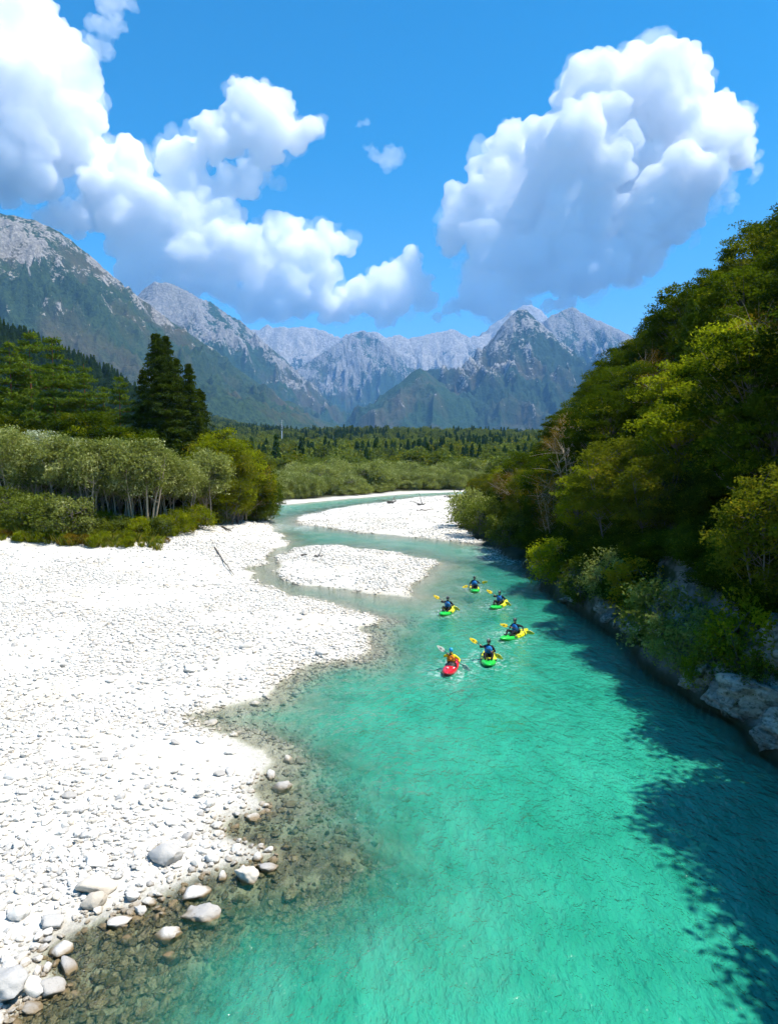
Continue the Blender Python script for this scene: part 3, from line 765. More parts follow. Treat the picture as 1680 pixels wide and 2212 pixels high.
PR['lbush'] = [(t, recolor(c, LM_LIME)) for t, c in PR['bush']]

rt = np.random.default_rng(77)
def px_tree(dx, y):                       # x of a photo column at range y
    return (dx - CX) / FPX * y * 1.003

# --- left bank: a row of pale-stemmed willows
wil = [(22, 66, 'leftmost willow of the pale stemmed row'), (62, 65, 'willow with dense low leaves near the left frame edge'), (100, 66, 'grey green willow behind the round riverbank bush'), (140, 64.5, 'slender willow left of the tallest pale trunk'), (172, 66, 'willow between two pale trunks on the gravel edge'),
       (200, 63.5, 'willow with the brightest long pale trunk'), (232, 66, 'willow with thin crooked stems in the row'), (258, 64.5, 'willow standing midway along the gravel edge'), (290, 64, 'willow with forked pale trunks in front of the spruces'), (318, 64.5, 'willow with twin pale stems below the tall spruce'), (345, 67, 'willow directly under the tall spruce'), (372, 68, 'willow right of the twin pale stems'), (402, 70, 'willow near the end of the row by the driftwood'), (430, 73, 'last grey green willow before the yellow green trees')]
for i, (dx, y, lab) in enumerate(wil):
    sc = rt.uniform(.72, 1.05)
    plant_tree('willow_tree', PR['willow'][i % 4], px_tree(dx, y), y, sc, rt.uniform(0, 6.28), lab, group='willows along the gravel bar')
for i in range(16):
    dx = -20 + i * 24 + rt.uniform(-8, 8); y = 70 + rt.uniform(-1.5, 3)
    plant_tree('silver_willow_tree', PR['silver' if dx < 290 and i % 4 != 3 else 'willow'][i % 4], px_tree(dx, y), y, rt.uniform(.70, .98), rt.uniform(0, 6.28), 'silvery topped willow behind the pale trunks, ' + ORD[i] + ' from the left edge', group='second row of willows')
# low bushes at their feet
for i, (dx, y, sc, kind, lab) in enumerate([(50, 61.5, 1.25, 'bush', 'green bush at the far left foot of the willows'), (85, 61, 1.4, 'bush', 'round green bush spilling onto the white gravel'), (150, 60.5, 1.55, 'sbush', 'grey green willow bush below the slender trunks'), (118, 62, 1.3, 'bush', 'leafy bush between round bush and grey green bush'), (10, 62, 1.4, 'bush', 'bush cut by the left frame edge'),
        (215, 63, .9, 'lbush', 'low yellow green bush at the brightest trunk'), (250, 62, .8, 'bush', 'small bush midway along the gravel edge'), (300, 62.5, .8, 'lbush', 'small yellowish bush under the forked trunks'), (345, 63, .8, 'bush', 'small dark bush under the tall spruce'), (385, 65, .9, 'lbush', 'yellowish bush near the driftwood branch'), (425, 69, 1.0, 'lbush', 'yellow green bush above the steep gravel bank'),
        (470, 76, 1.0, 'bush', 'green bush on top of the steep gravel bank'), (545, 88, 1.2, 'bush', 'dark bush above the river at the bank tip'), (565, 92, 1.3, 'bush', 'last bush overhanging the river at the bank tip')]):
    plant_tree('bank_bush', PR[kind][i % len(PR[kind])], px_tree(dx, y), y, sc, rt.uniform(0, 6.28), lab, cat='bush', group='bushes along the gravel edge')
for i in range(16):
    dx = 5 + i * 27 + rt.uniform(-8, 8); y = 62.3 + rt.uniform(-.8, 1.4) + max(0, dx - 330) * .07
    plant_tree('low_shrub', PR[('bush', 'lbush', 'sbush', 'bush')[i % 4]][i % 3], px_tree(dx, y), y, rt.uniform(.35, .75), rt.uniform(0, 6.28), ('green', 'yellowish', 'grey green', 'dark')[i % 4] + ' low shrub at the gravel edge, ' + ORD[i] + ' from the left edge', cat='bush', group='low shrubs at the gravel edge')
# spruces and pines behind
for dx, top, y, k, lab in [(349, 719, 80, 0, 'tallest dark spruce above the willows'), (368, 727, 81.5, 1, 'spruce touching the tallest spruce on its river side'), (318, 800, 83, 1, 'shorter spruce on the left of the tallest spruce'), (415, 781, 83, 1, 'narrow dark spruce nearest the river'), (437, 830, 86, 0, 'small spruce beside the narrow dark spruce'), (388, 770, 85, 0, 'half hidden spruce between the two spruce tops')]:
    H = 9 + (985 - top) / FPX * y - 1.8
    s = H / 21; plant_tree('spruce_tree', PR['spruce'][k], px_tree(dx, y), y, max(s, .85), rt.uniform(0, 6.28), lab, group='spruces behind the willows', sz=s)
for dx, top, y, k, lab in [(-8, 757, 79, 0, 'pine cut by the left frame edge'), (37, 771, 80, 1, 'broad topped pine second from the left edge'), (79, 746, 82, 2, 'tallest pine behind the silver willows'), (127, 758, 78, 0, 'pine with bright orange trunk'), (160, 800, 83, 1, 'lower pine beside the orange trunked pine'), (193, 806, 79, 2, 'rounded pine midway to the spruces'), (232, 850, 81, 0, 'short pine between rounded pine and spruces'), (266, 822, 82, 1, 'pine closest to the dark spruces')]:
    H = 9 + (985 - top) / FPX * y - 1.8
    s = H / 17; plant_tree('pine_tree', PR['pine'][k], px_tree(dx, y), y, max(s, .9), rt.uniform(0, 6.28), lab, group='pines behind the willows', sz=s)
for i in range(17):
    dx = -10 + i * 20 + rt.uniform(-6, 6); y = 75 + rt.uniform(-1, 2.5)
    k = ['olive', 'beech', 'lime', 'beech'][i % 4]
    plant_tree('woodland_tree', PR[k][i % 3], px_tree(dx, y), y, rt.uniform(.95, 1.25), rt.uniform(0, 6.28), 'leafy green tree between willows and pines, ' + ORD[i] + ' from the left edge', group='leafy trees between willows and pines')
# yellow-green clump at the bank tip
for i, (dx, top, y, k) in enumerate([(447, 940, 76, 'lime'), (468, 932, 80, 'olive'), (482, 925, 79, 'lime'), (500, 935, 82, 'lime'), (515, 945, 85, 'olive'), (530, 955, 86, 'rust'), (545, 970, 88, 'olive'), (556, 995, 90, 'lime'), (566, 1020, 92, 'beech'), (572, 1045, 94, 'beech'), (490, 960, 77, 'olive'), (535, 1000, 91, 'beech'), (455, 975, 73, 'willow'), (510, 985, 81, 'olive'), (552, 1040, 88.5, 'beech')]):
    H = 9 + (985 - top) / FPX * y - gh(px_tree(dx, y), y); s = H / 8.5
    plant_tree('bank_tip_tree', PR[k][i % 3], px_tree(dx, y), y, max(s, .8), rt.uniform(0, 6.28), {'lime': 'yellow green', 'olive': 'olive', 'rust': 'rusty', 'beech': 'dark green', 'willow': 'grey green'}[k] + ' tree in the left bank clump, ' + ORD[sum(q > dx for q in TIPX)] + ' from its river end', group='trees at the tip of the left bank', sz=s)

# --- right: the steep wooded slope
def poisson(pts, dmin, existing=()):
    out = list(existing); k0 = len(out)
    for p in pts:
        if all((p[0] - q[0]) ** 2 + (p[1] - q[1]) ** 2 > dmin * dmin for q in out): out.append(p)
    return out[k0:]
cand = np.stack([rt.uniform(13, 52, 9000), rt.uniform(9, 150, 9000)], 1)
cz, cd = ground_h(cand[:, 0], cand[:, 1])
rx_ = np.interp(cand[:, 1], R_Y, R_X)
ok = (cd['r'] > np.where(cand[:, 1] > 44, 1.1, 2.4)) & (cand[:, 0] < rx_ + 2.5) & (cand[:, 0] < .66 * cand[:, 1] + 11)
cand = cand[ok]
slope = poisson(cand, 3.75)
labs = {'beech': ('beech_tree', 'dense dark green beech on the shaded right slope', 'beeches on the right slope'), 'olive': ('hornbeam_tree', 'olive green tree on the right slope', 'olive trees on the right slope'), 'lime': ('maple_tree', 'yellow green sunlit maple on the right slope', 'maples on the right slope'), 'rust': ('turning_tree', 'thin rusty leaved tree turning brown on the right slope', 'rusty trees on the right slope')}
for i, (x, y) in enumerate(slope):
    z, d = ground_h(np.array([x]), np.array([y])); z = float(z[0]); dr = float(d['r'][0])
    low = dr < 13
    f = fbm2(np.array([x * .11]), np.array([y * .11]), 2, 88)[0] + rt.uniform(-.16, .16)
    if low: k = 'olive' if f < .42 else 'lime' if f < .51 else 'rust' if f < .62 else 'beech'
    else: k = 'beech' if f < .585 else 'olive' if f < .66 else 'rust' if f < .70 else 'beech'
    nm, lab, grp = labs[k]
    where = 'close to the right frame edge' if y < 42 else 'opposite the kayaks' if y < 68 else 'beside the gravel island' if y < 95 else 'at the far end'
    hgt = 'at the water' if dr < 6 else 'low on the slope' if dr < 14 else 'halfway up the slope' if dr < 23 else 'on the slope crest'
    lab = lab.replace(' on the right slope', '').replace(' on the shaded right slope', '') + ' ' + hgt + ' ' + where
    sc = rt.uniform(.78, 1.14) * (.52 + .48 * min(1, dr / 7))
    cap = (CAM_H + np.interp(x / y, [.0, .115, .23, .244, .298, .38, .447, .481, .57, .8], [-.1, -.040, .018, .058, .105, .2, .261, .295, .397, .62]) * y - z + rt.uniform(-.6, .9)) / 9.0
    if cap < .3: continue
    sc = min(sc, cap)
    plant_tree(nm, PR[k][i % len(PR[k])], x, y, sc, rt.uniform(0, 6.28), lab, group=grp, z=z - .15, tilt=0)
for i, (x, y) in enumerate(((15.2, 9.5), (15.6, 6.0), (18.0, 12.5), (15.2, 2.5), (17.2, 14.6))):
    plant_tree('bridge_beech', PR['beech'][i % 4], x, y, 1.15, i * 1.3, 'beech on the near slope beyond the right edge', group='near beeches beyond the right edge')
def px_hit(dx, dy):
    r = ray(dx, dy); t = np.linspace(8, 200, 1500)
    P = np.array([0, 0, CAM_H]) + r * t[:, None]
    h, _ = ground_h(P[:, 0], P[:, 1]); k = np.argmax(P[:, 2] < h)
    assert k > 5, (dx, dy)
    return P[k]
for dx, dy, sc, kind, nm, cat, lab in [(1372, 1310, 1.0, 'ybush', 'yellow_shrub', 'bush', 'vivid yellow shrub above the shaded waterline'), (1440, 1395, 1.1, 'sbush', 'willow_shrub', 'bush', 'pale grey green shrub leaning over the shaded rocks'), (1565, 1455, .75, 'bush', 'leafy_shrub', 'bush', 'leafy green shrub on the rock ledge near the right edge'), (1620, 1440, 1.0, 'lbush', 'leafy_shrub', 'bush', 'yellowish shrub higher on the rocks at the right edge'),
        (1320, 1290, 1.0, 'sbush', 'willow_shrub', 'bush', 'grey green shrub left of the vivid yellow shrub'), (1190, 1250, 1.1, 'lbush', 'leafy_shrub', 'bush', 'olive yellow shrub at the water halfway along the slope'), (1100, 1180, 1.3, 'bush', 'leafy_shrub', 'bush', 'green shrub on the bank beside the small rapid'), (1010, 1135, 1.7, 'sbush', 'willow_shrub', 'bush', 'round willow shrub at the end of the white bar'), (1040, 1150, 1.5, 'bush', 'leafy_shrub', 'bush', 'dark shrub over the tip of the white bar'),
        (1655, 1500, .5, 'bush', 'leafy_shrub', 'bush', 'small shrub low on the rocks at the right edge'), (1260, 1300, .9, 'bush', 'leafy_shrub', 'bush', 'dark shrub behind the pale waterside boulders'), (1480, 1440, .9, 'sbush', 'willow_shrub', 'bush', 'small grey shrub below the leaning shrub'), (1520, 1480, .5, 'lbush', 'leafy_shrub', 'bush', 'small bright shrub hanging over the rock wall')]:
    p = px_hit(dx, dy)
    plant_tree(nm, PR[kind][0], p[0], p[1], sc, rt.uniform(0, 6.28), lab, cat=cat, z=p[2] - .1)
plant_tree('bare_tree', PR['bare'][0], px_tree(1247, 57), 57.0, 1.5, 1.0, 'leafless pale dead tree standing out of the olive trees')
plant_tree('spruce_tree', PR['spruce'][1], 20.6, 45.0, .42, .4, 'young green spruce on the shaded right slope')
plant_tree('larch_tree', (PR['spruce'][0][0], recolor(PR['spruce'][0][1], LM_PINE)), 26.0, 60.0, .5, .4, 'light green larch high on the right slope')

# --- far bank: willow scrub, then the wooded valley floor
ncol = 0
fb = []
for i in range(64):
    row = i % 3; y = (150 if i < 10 else 178) + row * 9 + rt.uniform(-2, 2)
    dx = 610 + (i * 37) % 420 + rt.uniform(-8, 8)
    x = px_tree(dx, y)
    z, d = ground_h(np.array([x]), np.array([y]))
    if d['f'][0] < 4.5 - (row == 0): continue
    fb.append((x, y, row))
for i, (x, y, row) in enumerate(fb):
    k = 'sbush' if row < 2 or i % 3 else 'bush'
    plant_tree('scrub_willow', PR[k][i % 3], x, y, (1.5 + .45 * row) * rt.uniform(.85, 1.25), rt.uniform(0, 6.28), 'grey green scrub willow on the far bank beyond the white bar', cat='bush', group='scrub willows on the far bank')

def scatter_gn(name, protos, P, R, S, I, kind='stuff', label=None):
    """one object that instances the given meshes at points P with rotation R, scale S and index I"""
    me = bpy.data.meshes.new(name); me.vertices.add(len(P)); me.vertices.foreach_set('co', np.asarray(P, np.float32).ravel())
    for nm, v, ty in (('rot', R, 'FLOAT_VECTOR'), ('scl', S, 'FLOAT_VECTOR')):
        a = me.attributes.new(nm, ty, 'POINT'); a.data.foreach_set('vector', np.asarray(v, np.float32).ravel())
    a = me.attributes.new('pick', 'INT', 'POINT'); a.data.foreach_set('value', np.asarray(I, np.int32))
    ob = link(name, me, kind=kind, label=label)
    t = bpy.data.node_groups.new(name, 'GeometryNodeTree')
    t.interface.new_socket('Geometry', in_out='INPUT', socket_type='NodeSocketGeometry'); t.interface.new_socket('Geometry', in_out='OUTPUT', socket_type='NodeSocketGeometry')
    N, L = t.nodes, t.links
    gi, go = N.new('NodeGroupInput'), N.new('NodeGroupOutput')
    m2p = N.new('GeometryNodeMeshToPoints'); L.new(gi.outputs[0], m2p.inputs[0])
    iop = N.new('GeometryNodeInstanceOnPoints'); L.new(m2p.outputs[0], iop.inputs['Points'])
    g2i = N.new('GeometryNodeGeometryToInstance')
    for p in reversed(protos):
        oi = N.new('GeometryNodeObjectInfo'); oi.inputs['Object'].default_value = p; oi.inputs['As Instance'].default_value = False
        q = N.new('GeometryNodeGeometryToInstance'); L.new(oi.outputs['Geometry'], q.inputs[0])
        if p is protos[-1]: jn = N.new('GeometryNodeJoinGeometry')
        L.new(q.outputs[0], jn.inputs[0])
    L.new(jn.outputs[0], iop.inputs['Instance']); iop.inputs['Pick Instance'].default_value = True
    for nm, ty, sock in (('rot', 'FLOAT_VECTOR', 'Rotation'), ('scl', 'FLOAT_VECTOR', 'Scale'), ('pick', 'INT', 'Instance Index')):
        na = N.new('GeometryNodeInputNamedAttribute'); na.data_type = ty; na.inputs['Name'].default_value = nm
        L.new(na.outputs['Attribute'], iop.inputs[sock])
    L.new(iop.outputs[0], go.inputs[0])
    md = ob.modifiers.new('scatter', 'NODES'); md.node_group = t
    return ob

def lowtree(name, seed, conif, mat):
    r_ = np.random.default_rng(seed)
    if conif:
        n = 420; t = r_.random(n) ** .8; a = r_.uniform(0, 2 * pi, n); rr = (1 - t) ** .85 * r_.uniform(.55, 1.05, n) * .19
        C = np.stack([np.cos(a) * rr, np.sin(a) * rr, t * .97 + .02], 1); V, F = leaves(C, .05, r_, up=.3, aspect=.5)
    else:
        d = r_.normal(size=(46, 3)); d /= np.linalg.norm(d, axis=1, keepdims=True); K = d * (.5 + .5 * r_.random((46, 1))) * np.array([.36, .36, .38]) + np.array([0, 0, .56]); n = 46 * 11
        C = np.repeat(K, 11, 0) + r_.normal(size=(n, 3)) * .055; V, F = leaves(C, .055, r_, up=.5, aspect=.6)
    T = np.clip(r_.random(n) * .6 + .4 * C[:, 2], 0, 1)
    tv, tf = tube([(0, 0, -.05), (0, 0, .7)], [.018, .008], 4)
    me = mesh_from(name, np.concatenate([V, tv]), [F, tf + len(V)], False, [mat, BK_DARK], matidx=[0] * len(F) + [1] * len(tf), attrs={'tint': np.concatenate([np.repeat(T, 4), np.zeros(len(tv))])})
    return me
# a few of them stand as single trees in the front of the wood; they also serve as the kinds of the wood behind
far_meshes = [lowtree('far_spruce', 1, True, LM_FARCON), lowtree('far_spruce_b', 2, True, LM_FARCON), lowtree('far_leafy', 3, False, LM_FARDEC), lowtree('far_leafy_b', 4, False, LM_FARDEC), lowtree('far_willow', 5, False, LM_BUSH), lowtree('far_olive', 6, False, LM_OLIVE)]
far_objs = []
for i, (m, dx, y, h, nm, lab) in enumerate(zip(far_meshes, (598, 652, 700, 905, 730, 950), (230, 300, 262, 255, 240, 262), (15, 14, 12, 11, 9, 10), ('lone_spruce', 'lone_spruce', 'far_tree', 'far_tree', 'far_willow_tree', 'far_tree'),
        ('dark spruce standing alone above the far scrub near the left bank tip', 'second dark spruce in the far wood', 'round leafy tree behind the far scrub willows', 'leafy tree behind the scrub near the right slope', 'pale leafy willow at the front of the far wood', 'olive tree at the front of the far wood'))):
    x = px_tree(dx, y)
    far_objs.append(link(nm, m, loc=(x, y, gh(x, y)), scale=(h, h, h), label=lab, cat='tree', group='front trees of the far wood'))
pts = []
for (y0, y1, sp, hmin, hmax, pc) in ((196, 330, 7.0, 5, 13, .3), (330, 620, 8.5, 7, 16, .20), (620, 1100, 12, 9, 17, .55), (1100, 2000, 17, 11, 18, .6), (2000, 3300, 26, 16, 24, .5)):
    ny = int((y1 - y0) / sp)
    for j in range(ny):
        y = y0 + (j + .5) * sp
        for x in np.arange(-.34 * y, .26 * y, sp): pts.append((x + rt.uniform(-.5, .5) * sp, y + rt.uniform(-.5, .5) * sp, rt.uniform(hmin, hmax), pc))
pts = np.array(pts)
z, d = ground_h(pts[:, 0], pts[:, 1])
keep = (d['f'] > 14) & (rt.random(len(pts)) < .93)
pts, z = pts[keep], z[keep]
m = len(pts)
cl = fbm2(pts[:, 0] / 60, pts[:, 1] / 60, 2, 99)
con = rt.random(m) < np.clip(pts[:, 3] + (cl - .5) * 4, .03, .97)
I = np.where(con, rt.integers(0, 2, m), rt.integers(2, 6, m)); I[(pts[:, 1] > 600) & (I >= 4)] = 2
S = np.stack([pts[:, 2] * np.where(con, 1, .95), pts[:, 2] * np.where(con, 1, .95), pts[:, 2] * np.where(con, .88, .8)], 1)
Rz = np.zeros((m, 3)); Rz[:, 2] = rt.uniform(0, 6.28, m)
scatter_gn('valley_forest', far_objs, np.stack([pts[:, 0], pts[:, 1], z - .3], 1), Rz, S, I, label='mixed dark forest covering the valley floor below the mountains')

# wooded hill on the left, in front of the big mountain
hx, hy = np.meshgrid(np.linspace(-520, -60, 70), np.linspace(330, 900, 60)); hx, hy = hx.ravel(), hy.ravel()
def hill_h(x, y):
    u = (x + 520) / 400
    crest = np.interp(x / 500, [-1.1, -.62, -.5, -.42, -.375, -.33, -.28, -.2], [150, 112, 88, 66, 48, 24, 2, -12])
    return crest * np.clip(1 - np.abs(y - 520) / 230, 0, 1) ** .8 + (fbm2(x / 60, y / 60, 3, 5) - .5) * 10 - 2
link('wooded_hill', mesh_from('wooded_hill', np.stack([hx, hy, hill_h(hx, hy)], 1), grid_faces(60, 70), True, [M_GROUND], attrs={'gravel': hx * 0, 'rock': hx * 0}), kind='structure')
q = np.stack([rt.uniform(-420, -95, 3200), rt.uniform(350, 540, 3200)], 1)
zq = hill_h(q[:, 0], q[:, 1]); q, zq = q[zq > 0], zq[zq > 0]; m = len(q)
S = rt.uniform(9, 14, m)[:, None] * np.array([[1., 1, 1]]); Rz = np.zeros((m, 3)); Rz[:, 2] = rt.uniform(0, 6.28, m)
scatter_gn('hill_forest', far_objs[:2], np.stack([q[:, 0], q[:, 1], zq - .3], 1), Rz, S, rt.integers(0, 2, m), label='forest on the low hill behind the pines, dark conifers standing in for cloud shadow')  # conifers only: their dark green stands in for cloud shadow on the hill

# ground cover under the left trees and along the banks
def tuft(name, seed, n, h, mat, w=.02):
    r_ = np.random.default_rng(seed)
    b = np.concatenate([r_.normal(size=(n, 2)) * .12, np.zeros((n, 1))], 1); a = r_.uniform(0, 2 * pi, n); o = np.stack([np.cos(a), np.sin(a), a * 0], 1)
    hh = h * r_.uniform(.5, 1.1, (n, 1)); s = np.stack([-np.sin(a), np.cos(a), a * 0], 1) * w
    V = np.stack([b - s, b + s, b + o * hh * .25 + np.array([0, 0, .6]) * hh + s * .8, b + o * hh * .6 + np.array([0, 0, 1]) * hh], 1).reshape(-1, 3)
    return mesh_from(name, V, np.arange(n * 4).reshape(n, 4), False, [mat], attrs={'tint': np.repeat(r_.random(n), 4)})
x0 = px_tree(330, 62.5)
tufts = [link('grass_tuft', tuft('grass_tuft', 4, 60, .55, LM_GRASS), loc=(x0, 61.3, gh(x0, 61.3)), label='yellow green grass tuft on the gravel edge under the willows', cat='grass'),
         link('low_plant', PR['lbush'][0][1], loc=(px_tree(270, 61), 61, gh(px_tree(270, 61), 61)), scale=(.3, .3, .3), label='small leafy plant on the gravel edge under the willows', cat='plant'),
         link('low_plant', recolor(PR['bush'][1][1], LM_RUST), loc=(px_tree(410, 66), 66, gh(px_tree(410, 66), 66)), scale=(.3, .3, .3), label='small reddish plant on the gravel edge near the driftwood', cat='plant')]
q = np.stack([rt.uniform(-60, -8, 9000), rt.uniform(56, 100, 9000)], 1)
zq, dq = ground_h(q[:, 0], q[:, 1])
edge = dq['l'] - 6 * (fbm2(q[:, 0] * .2, q[:, 1] * .2, 3, 77) - .5)
k = (edge > 10.5 + rt.uniform(-1.5, 3.5, 9000)) & (q[:, 1] > 58) & (q[:, 1] < 82)
q, zq = q[k][:4200], zq[k][:4200]; m = len(q)
I = rt.choice([0, 1, 2], m, p=[.55, .35, .10]); s = np.where(I == 0, rt.uniform(.8, 1.7, m), rt.uniform(.15, .42, m)); Rz = np.zeros((m, 3)); Rz[:, 2] = rt.uniform(0, 6.28, m)
scatter_gn('undergrowth', tufts, np.stack([q[:, 0], q[:, 1], zq - .03], 1), Rz, np.repeat(s[:, None], 3, 1), I, label='grass and low plants under the willows')
q = np.stack([rt.uniform(12, 46, 9000), rt.uniform(14, 140, 9000)], 1)
zq, dq = ground_h(q[:, 0], q[:, 1]); k = (dq['r'] > np.where(q[:, 1] > 34, .3, 2.5))
q, zq = q[k][:5200], zq[k][:5200]; m = len(q); Rz = np.zeros((m, 3)); Rz[:, 2] = rt.uniform(0, 6.28, m)
slope_plants = [link('fern_clump', recolor(PR['bush'][2][1], LM_BEECH), loc=(*px_hit(1400, 1400)[:2], px_hit(1400, 1400)[2]), scale=(.45, .45, .3), label='dark low plant clump above the shaded rocks', cat='plant')]
scatter_gn('slope_undergrowth', slope_plants, np.stack([q[:, 0], q[:, 1], zq - .1], 1), Rz, np.stack([rt.uniform(.4, .9, m)] * 2 + [rt.uniform(.25, .7, m)], 1), np.zeros(m, int), label='shaded undergrowth beneath the trees of the right slope')
fbq = np.stack([rt.uniform(-45, 45, 1500), rt.uniform(128, 235, 1500)], 1)
zq, dq = ground_h(fbq[:, 0], fbq[:, 1]); k = dq['f'] > 5.5; q, zq = fbq[k], zq[k]; m = len(q); Rz = np.zeros((m, 3)); Rz[:, 2] = rt.uniform(0, 6.28, m)
scrub0 = link('low_scrub', PR['sbush'][1][1], loc=(px_tree(640, 160), 160, gh(px_tree(640, 160), 160)), scale=(1, 1, .8), label='low grey green scrub at the edge of the far gravel', cat='bush')
scatter_gn('far_scrub', [scrub0], np.stack([q[:, 0], q[:, 1], zq - .1], 1), Rz, np.stack([rt.uniform(.5, 1.9, m)] * 2 + [rt.uniform(.4, 1.9, m)], 1), np.zeros(m, int), label='low grey green scrub covering the far bank')
# ------------------------------------------------------------------ stones
def stone_material(name, tone, warm=.0):
    n = NT(name); P = n.objco(); W = n.pos(); z = n.sep(W, 2); r = n.rnd()
    f = n.noise(1.6, 6, .65, P)
    c = n.mix(f, tuple(x * .80 for x in tone), tone)
    c = n.mix(n.maprange(n.noise(4.5, 4, .6, P), .58, .7), c, tuple(x * .6 for x in tone))
    c = n.mix(n.math('MULTIPLY', n.maprange(r, .80, 1.0), .7), c, (.54, .46, .35))
    c = n.mix(n.math('MULTIPLY', n.maprange(r, .20, .0), .8), c, (.36, .345, .325))
    wet = n.mix(r, (.06, .048, .016), (.24, .20, .11))
    wet = n.mix(n.maprange(n.noise(3.0, 3, .5, P), .45, .65), wet, (.045, .042, .018))
    wet = n.mix(n.maprange(n.sep(W, 1), 16, 23), wet, n.mix(r, (.20, .18, .13), (.50, .47, .39)))
    wl = n.math('ADD', z, n.math('MULTIPLY', n.math('SUBTRACT', f, .5), .08))
    c = n.mix(n.maprange(wl, .10, .02), c, n.mix(n.maprange(n.sep(W, 1), 16, 23), (.20, .145, .075), (.42, .38, .30)))
    c = n.mix(n.maprange(wl, .02, -.05), c, wet)
    return n.surf(n.bsdf(c, n.maprange(wl, .12, .02, .88, .35), .25, n.bump(n.math('ADD', f, n.math('MULTIPLY', n.noise(14, 3, .6, P), .3)), .5, .06)))
M_STONE = stone_material('limestone', (.70, .67, .61))
M_STONEG = stone_material('grey_limestone', (.44, .415, .38))

def rock_mesh(name, seed, sub=3, rough=.35, block=.0, mat=M_STONE, strata=0.0):
    V, F = (ICO2, ICO3, ICO4)[sub - 2]
    V = V.copy()
    if block:
        m = np.abs(V).max(1, keepdims=True); V = V * (1 - block) + V / m * .8 * block
    r_ = np.random.default_rng(seed)
    for k in range(16):                                   # planar knocks
        d = r_.normal(size=3); d /= np.linalg.norm(d); lim = r_.uniform(.42, .82)
        t = V @ d; V = V - np.maximum(t - lim, 0)[:, None] * d * .85
    s = 1 + rough * (fbm3(V * 1.9 + seed * 3.1, 4, seed) - .5) * 1.7
    V = V * s[:, None]
    if strata:
        t = V @ np.array([.35, .2, .91]); b = np.abs(((t * 5 + fbm3(V * 2 + 9, 2, seed) * 1.5) % 1) - .5) * 2
        V = V * (1 - strata * (b < .25) * .55 - strata * .35 * b)[:, None]
        V = V * (1 + .22 * (fbm3(V * 6 + 5, 3, seed + 4) - .5))[:, None]
    V /= np.abs(V).max(0)
    return mesh_from(name, V, F, True, [mat])
STONES = [rock_mesh('stone%d' % i, 10 + i, 2 + (i < 5) + (i < 3), .42, .3 * (i % 3)) for i in range(8)]
STONES_G = [recolor(s, M_STONEG) for s in STONES]
rs = np.random.default_rng(5)

def stone(name, me, x, y, sx, sy, sz, rz, label, group=None, cat='rock', sink=.3, tilt=.15, z=None):
    z = gh(x, y) if z is None else z
    return link(name, me, loc=(x, y, z + sz * (1 - 2 * sink)), rot=(rs.uniform(-tilt, tilt), rs.uniform(-tilt, tilt), rz), scale=(sx, sy, sz), label=label, cat=cat, group=group)

named = [(435, 1972, 80, .62, 0, 1, 'flat topped grey boulder standing in the shallows'), (360, 2008, 62, .55, 1, 0, 'cream boulder in the water below the flat topped one'), (374, 2050, 42, .75, 2, 0, 'small round boulder farthest out in the lower shallows'), (424, 1925, 62, .6, 3, 0, 'ochre footed boulder above the flat topped one'), (533, 1892, 54, .9, 0, 0, 'tall pale boulder near the tip of the stone spit'), (583, 1868, 48, .55, 2, 1, 'wedge shaped boulder at the very tip of the stone spit'),
    (520, 1922, 38, .5, 3, 1, 'low brown stained boulder just below the stone spit'), (606, 1693, 50, .55, 1, 1, 'grey boulder alone in the water beside the white sand'), (548, 1762, 30, .6, 4, 0, 'knobbly stone at the water edge above the spit'), (598, 1785, 26, .5, 2, 0, 'small flat stone in the water right of the knobbly one'), (201, 1955, 54, .7, 1, 1, 'rounded boulder with shaded side at the gravel edge'), (115, 2000, 46, .65, 4, 0, 'squat boulder lower left on the gravel'),
    (263, 1984, 58, .45, 2, 0, 'long flat stone lying at the water edge'), (211, 1925, 80, .6, 3, 0, 'broad white boulder above the rounded shaded one'), (357, 1858, 76, .6, 1, 0, 'large rounded boulder in the middle of the stone field'), (15, 2150, 95, .75, 0, 0, 'huge white boulder in the lower left corner'), (72, 2140, 52, .95, 3, 0, 'upright white boulder leaning on the huge corner boulder'), (115, 2135, 50, .7, 4, 1, 'cracked grey boulder at the corner water edge'),
    (75, 2172, 42, .5, 2, 1, 'pinkish low boulder in front of the corner boulders'), (211, 1878, 50, .5, 4, 0, 'flat white boulder with a dark shadow gap beneath'), (477, 1940, 33, .45, 2, 0, 'small white slab beside the flat topped boulder'), (497, 1955, 26, .55, 4, 1, 'reddish brown stone in the shallows'), (40, 1985, 46, .7, 1, 0, 'rounded boulder near the left frame edge'), (303, 1965, 32, .8, 0, 0, 'upright pale stone at the water edge'),
    (322, 1945, 32, .65, 3, 0, 'white stone behind the upright pale stone'), (290, 1938, 34, .7, 2, 0, 'blocky white stone left of its white neighbour'), (217, 2098, 33, .35, 4, 1, 'flat brown stone barely breaking the water'), (637, 1487, 20, .55, 1, 0, 'lone white stone standing off the gravel point'), (553, 1515, 26, .6, 3, 0, 'white boulder at the inlet mouth'), (585, 1553, 14, .5, 2, 0, 'small white stone in the shallow inlet'), (40, 1700, 60, .4, 1, 0, 'low broad boulder on the gravel near the left edge'), (150, 1745, 36, .5, 3, 1, 'dark sided stone in the middle of the gravel')]
taken = []
for i, (dx, dy, w, asp, k, g, lab) in enumerate(named):
    p = on_plane(dx, dy, .05); dist = np.hypot(p[1], CAM_H); r = w / FPX * dist * .44
    taken.append((p[0], p[1], r))
    stone('river_boulder', (STONES_G if g else STONES)[k], p[0], p[1], r * 1.08, r * .85, max(r * asp, .06), rs.uniform(-.5, .5), lab, sink=.26, z=max(gh(p[0], p[1]), -.18))

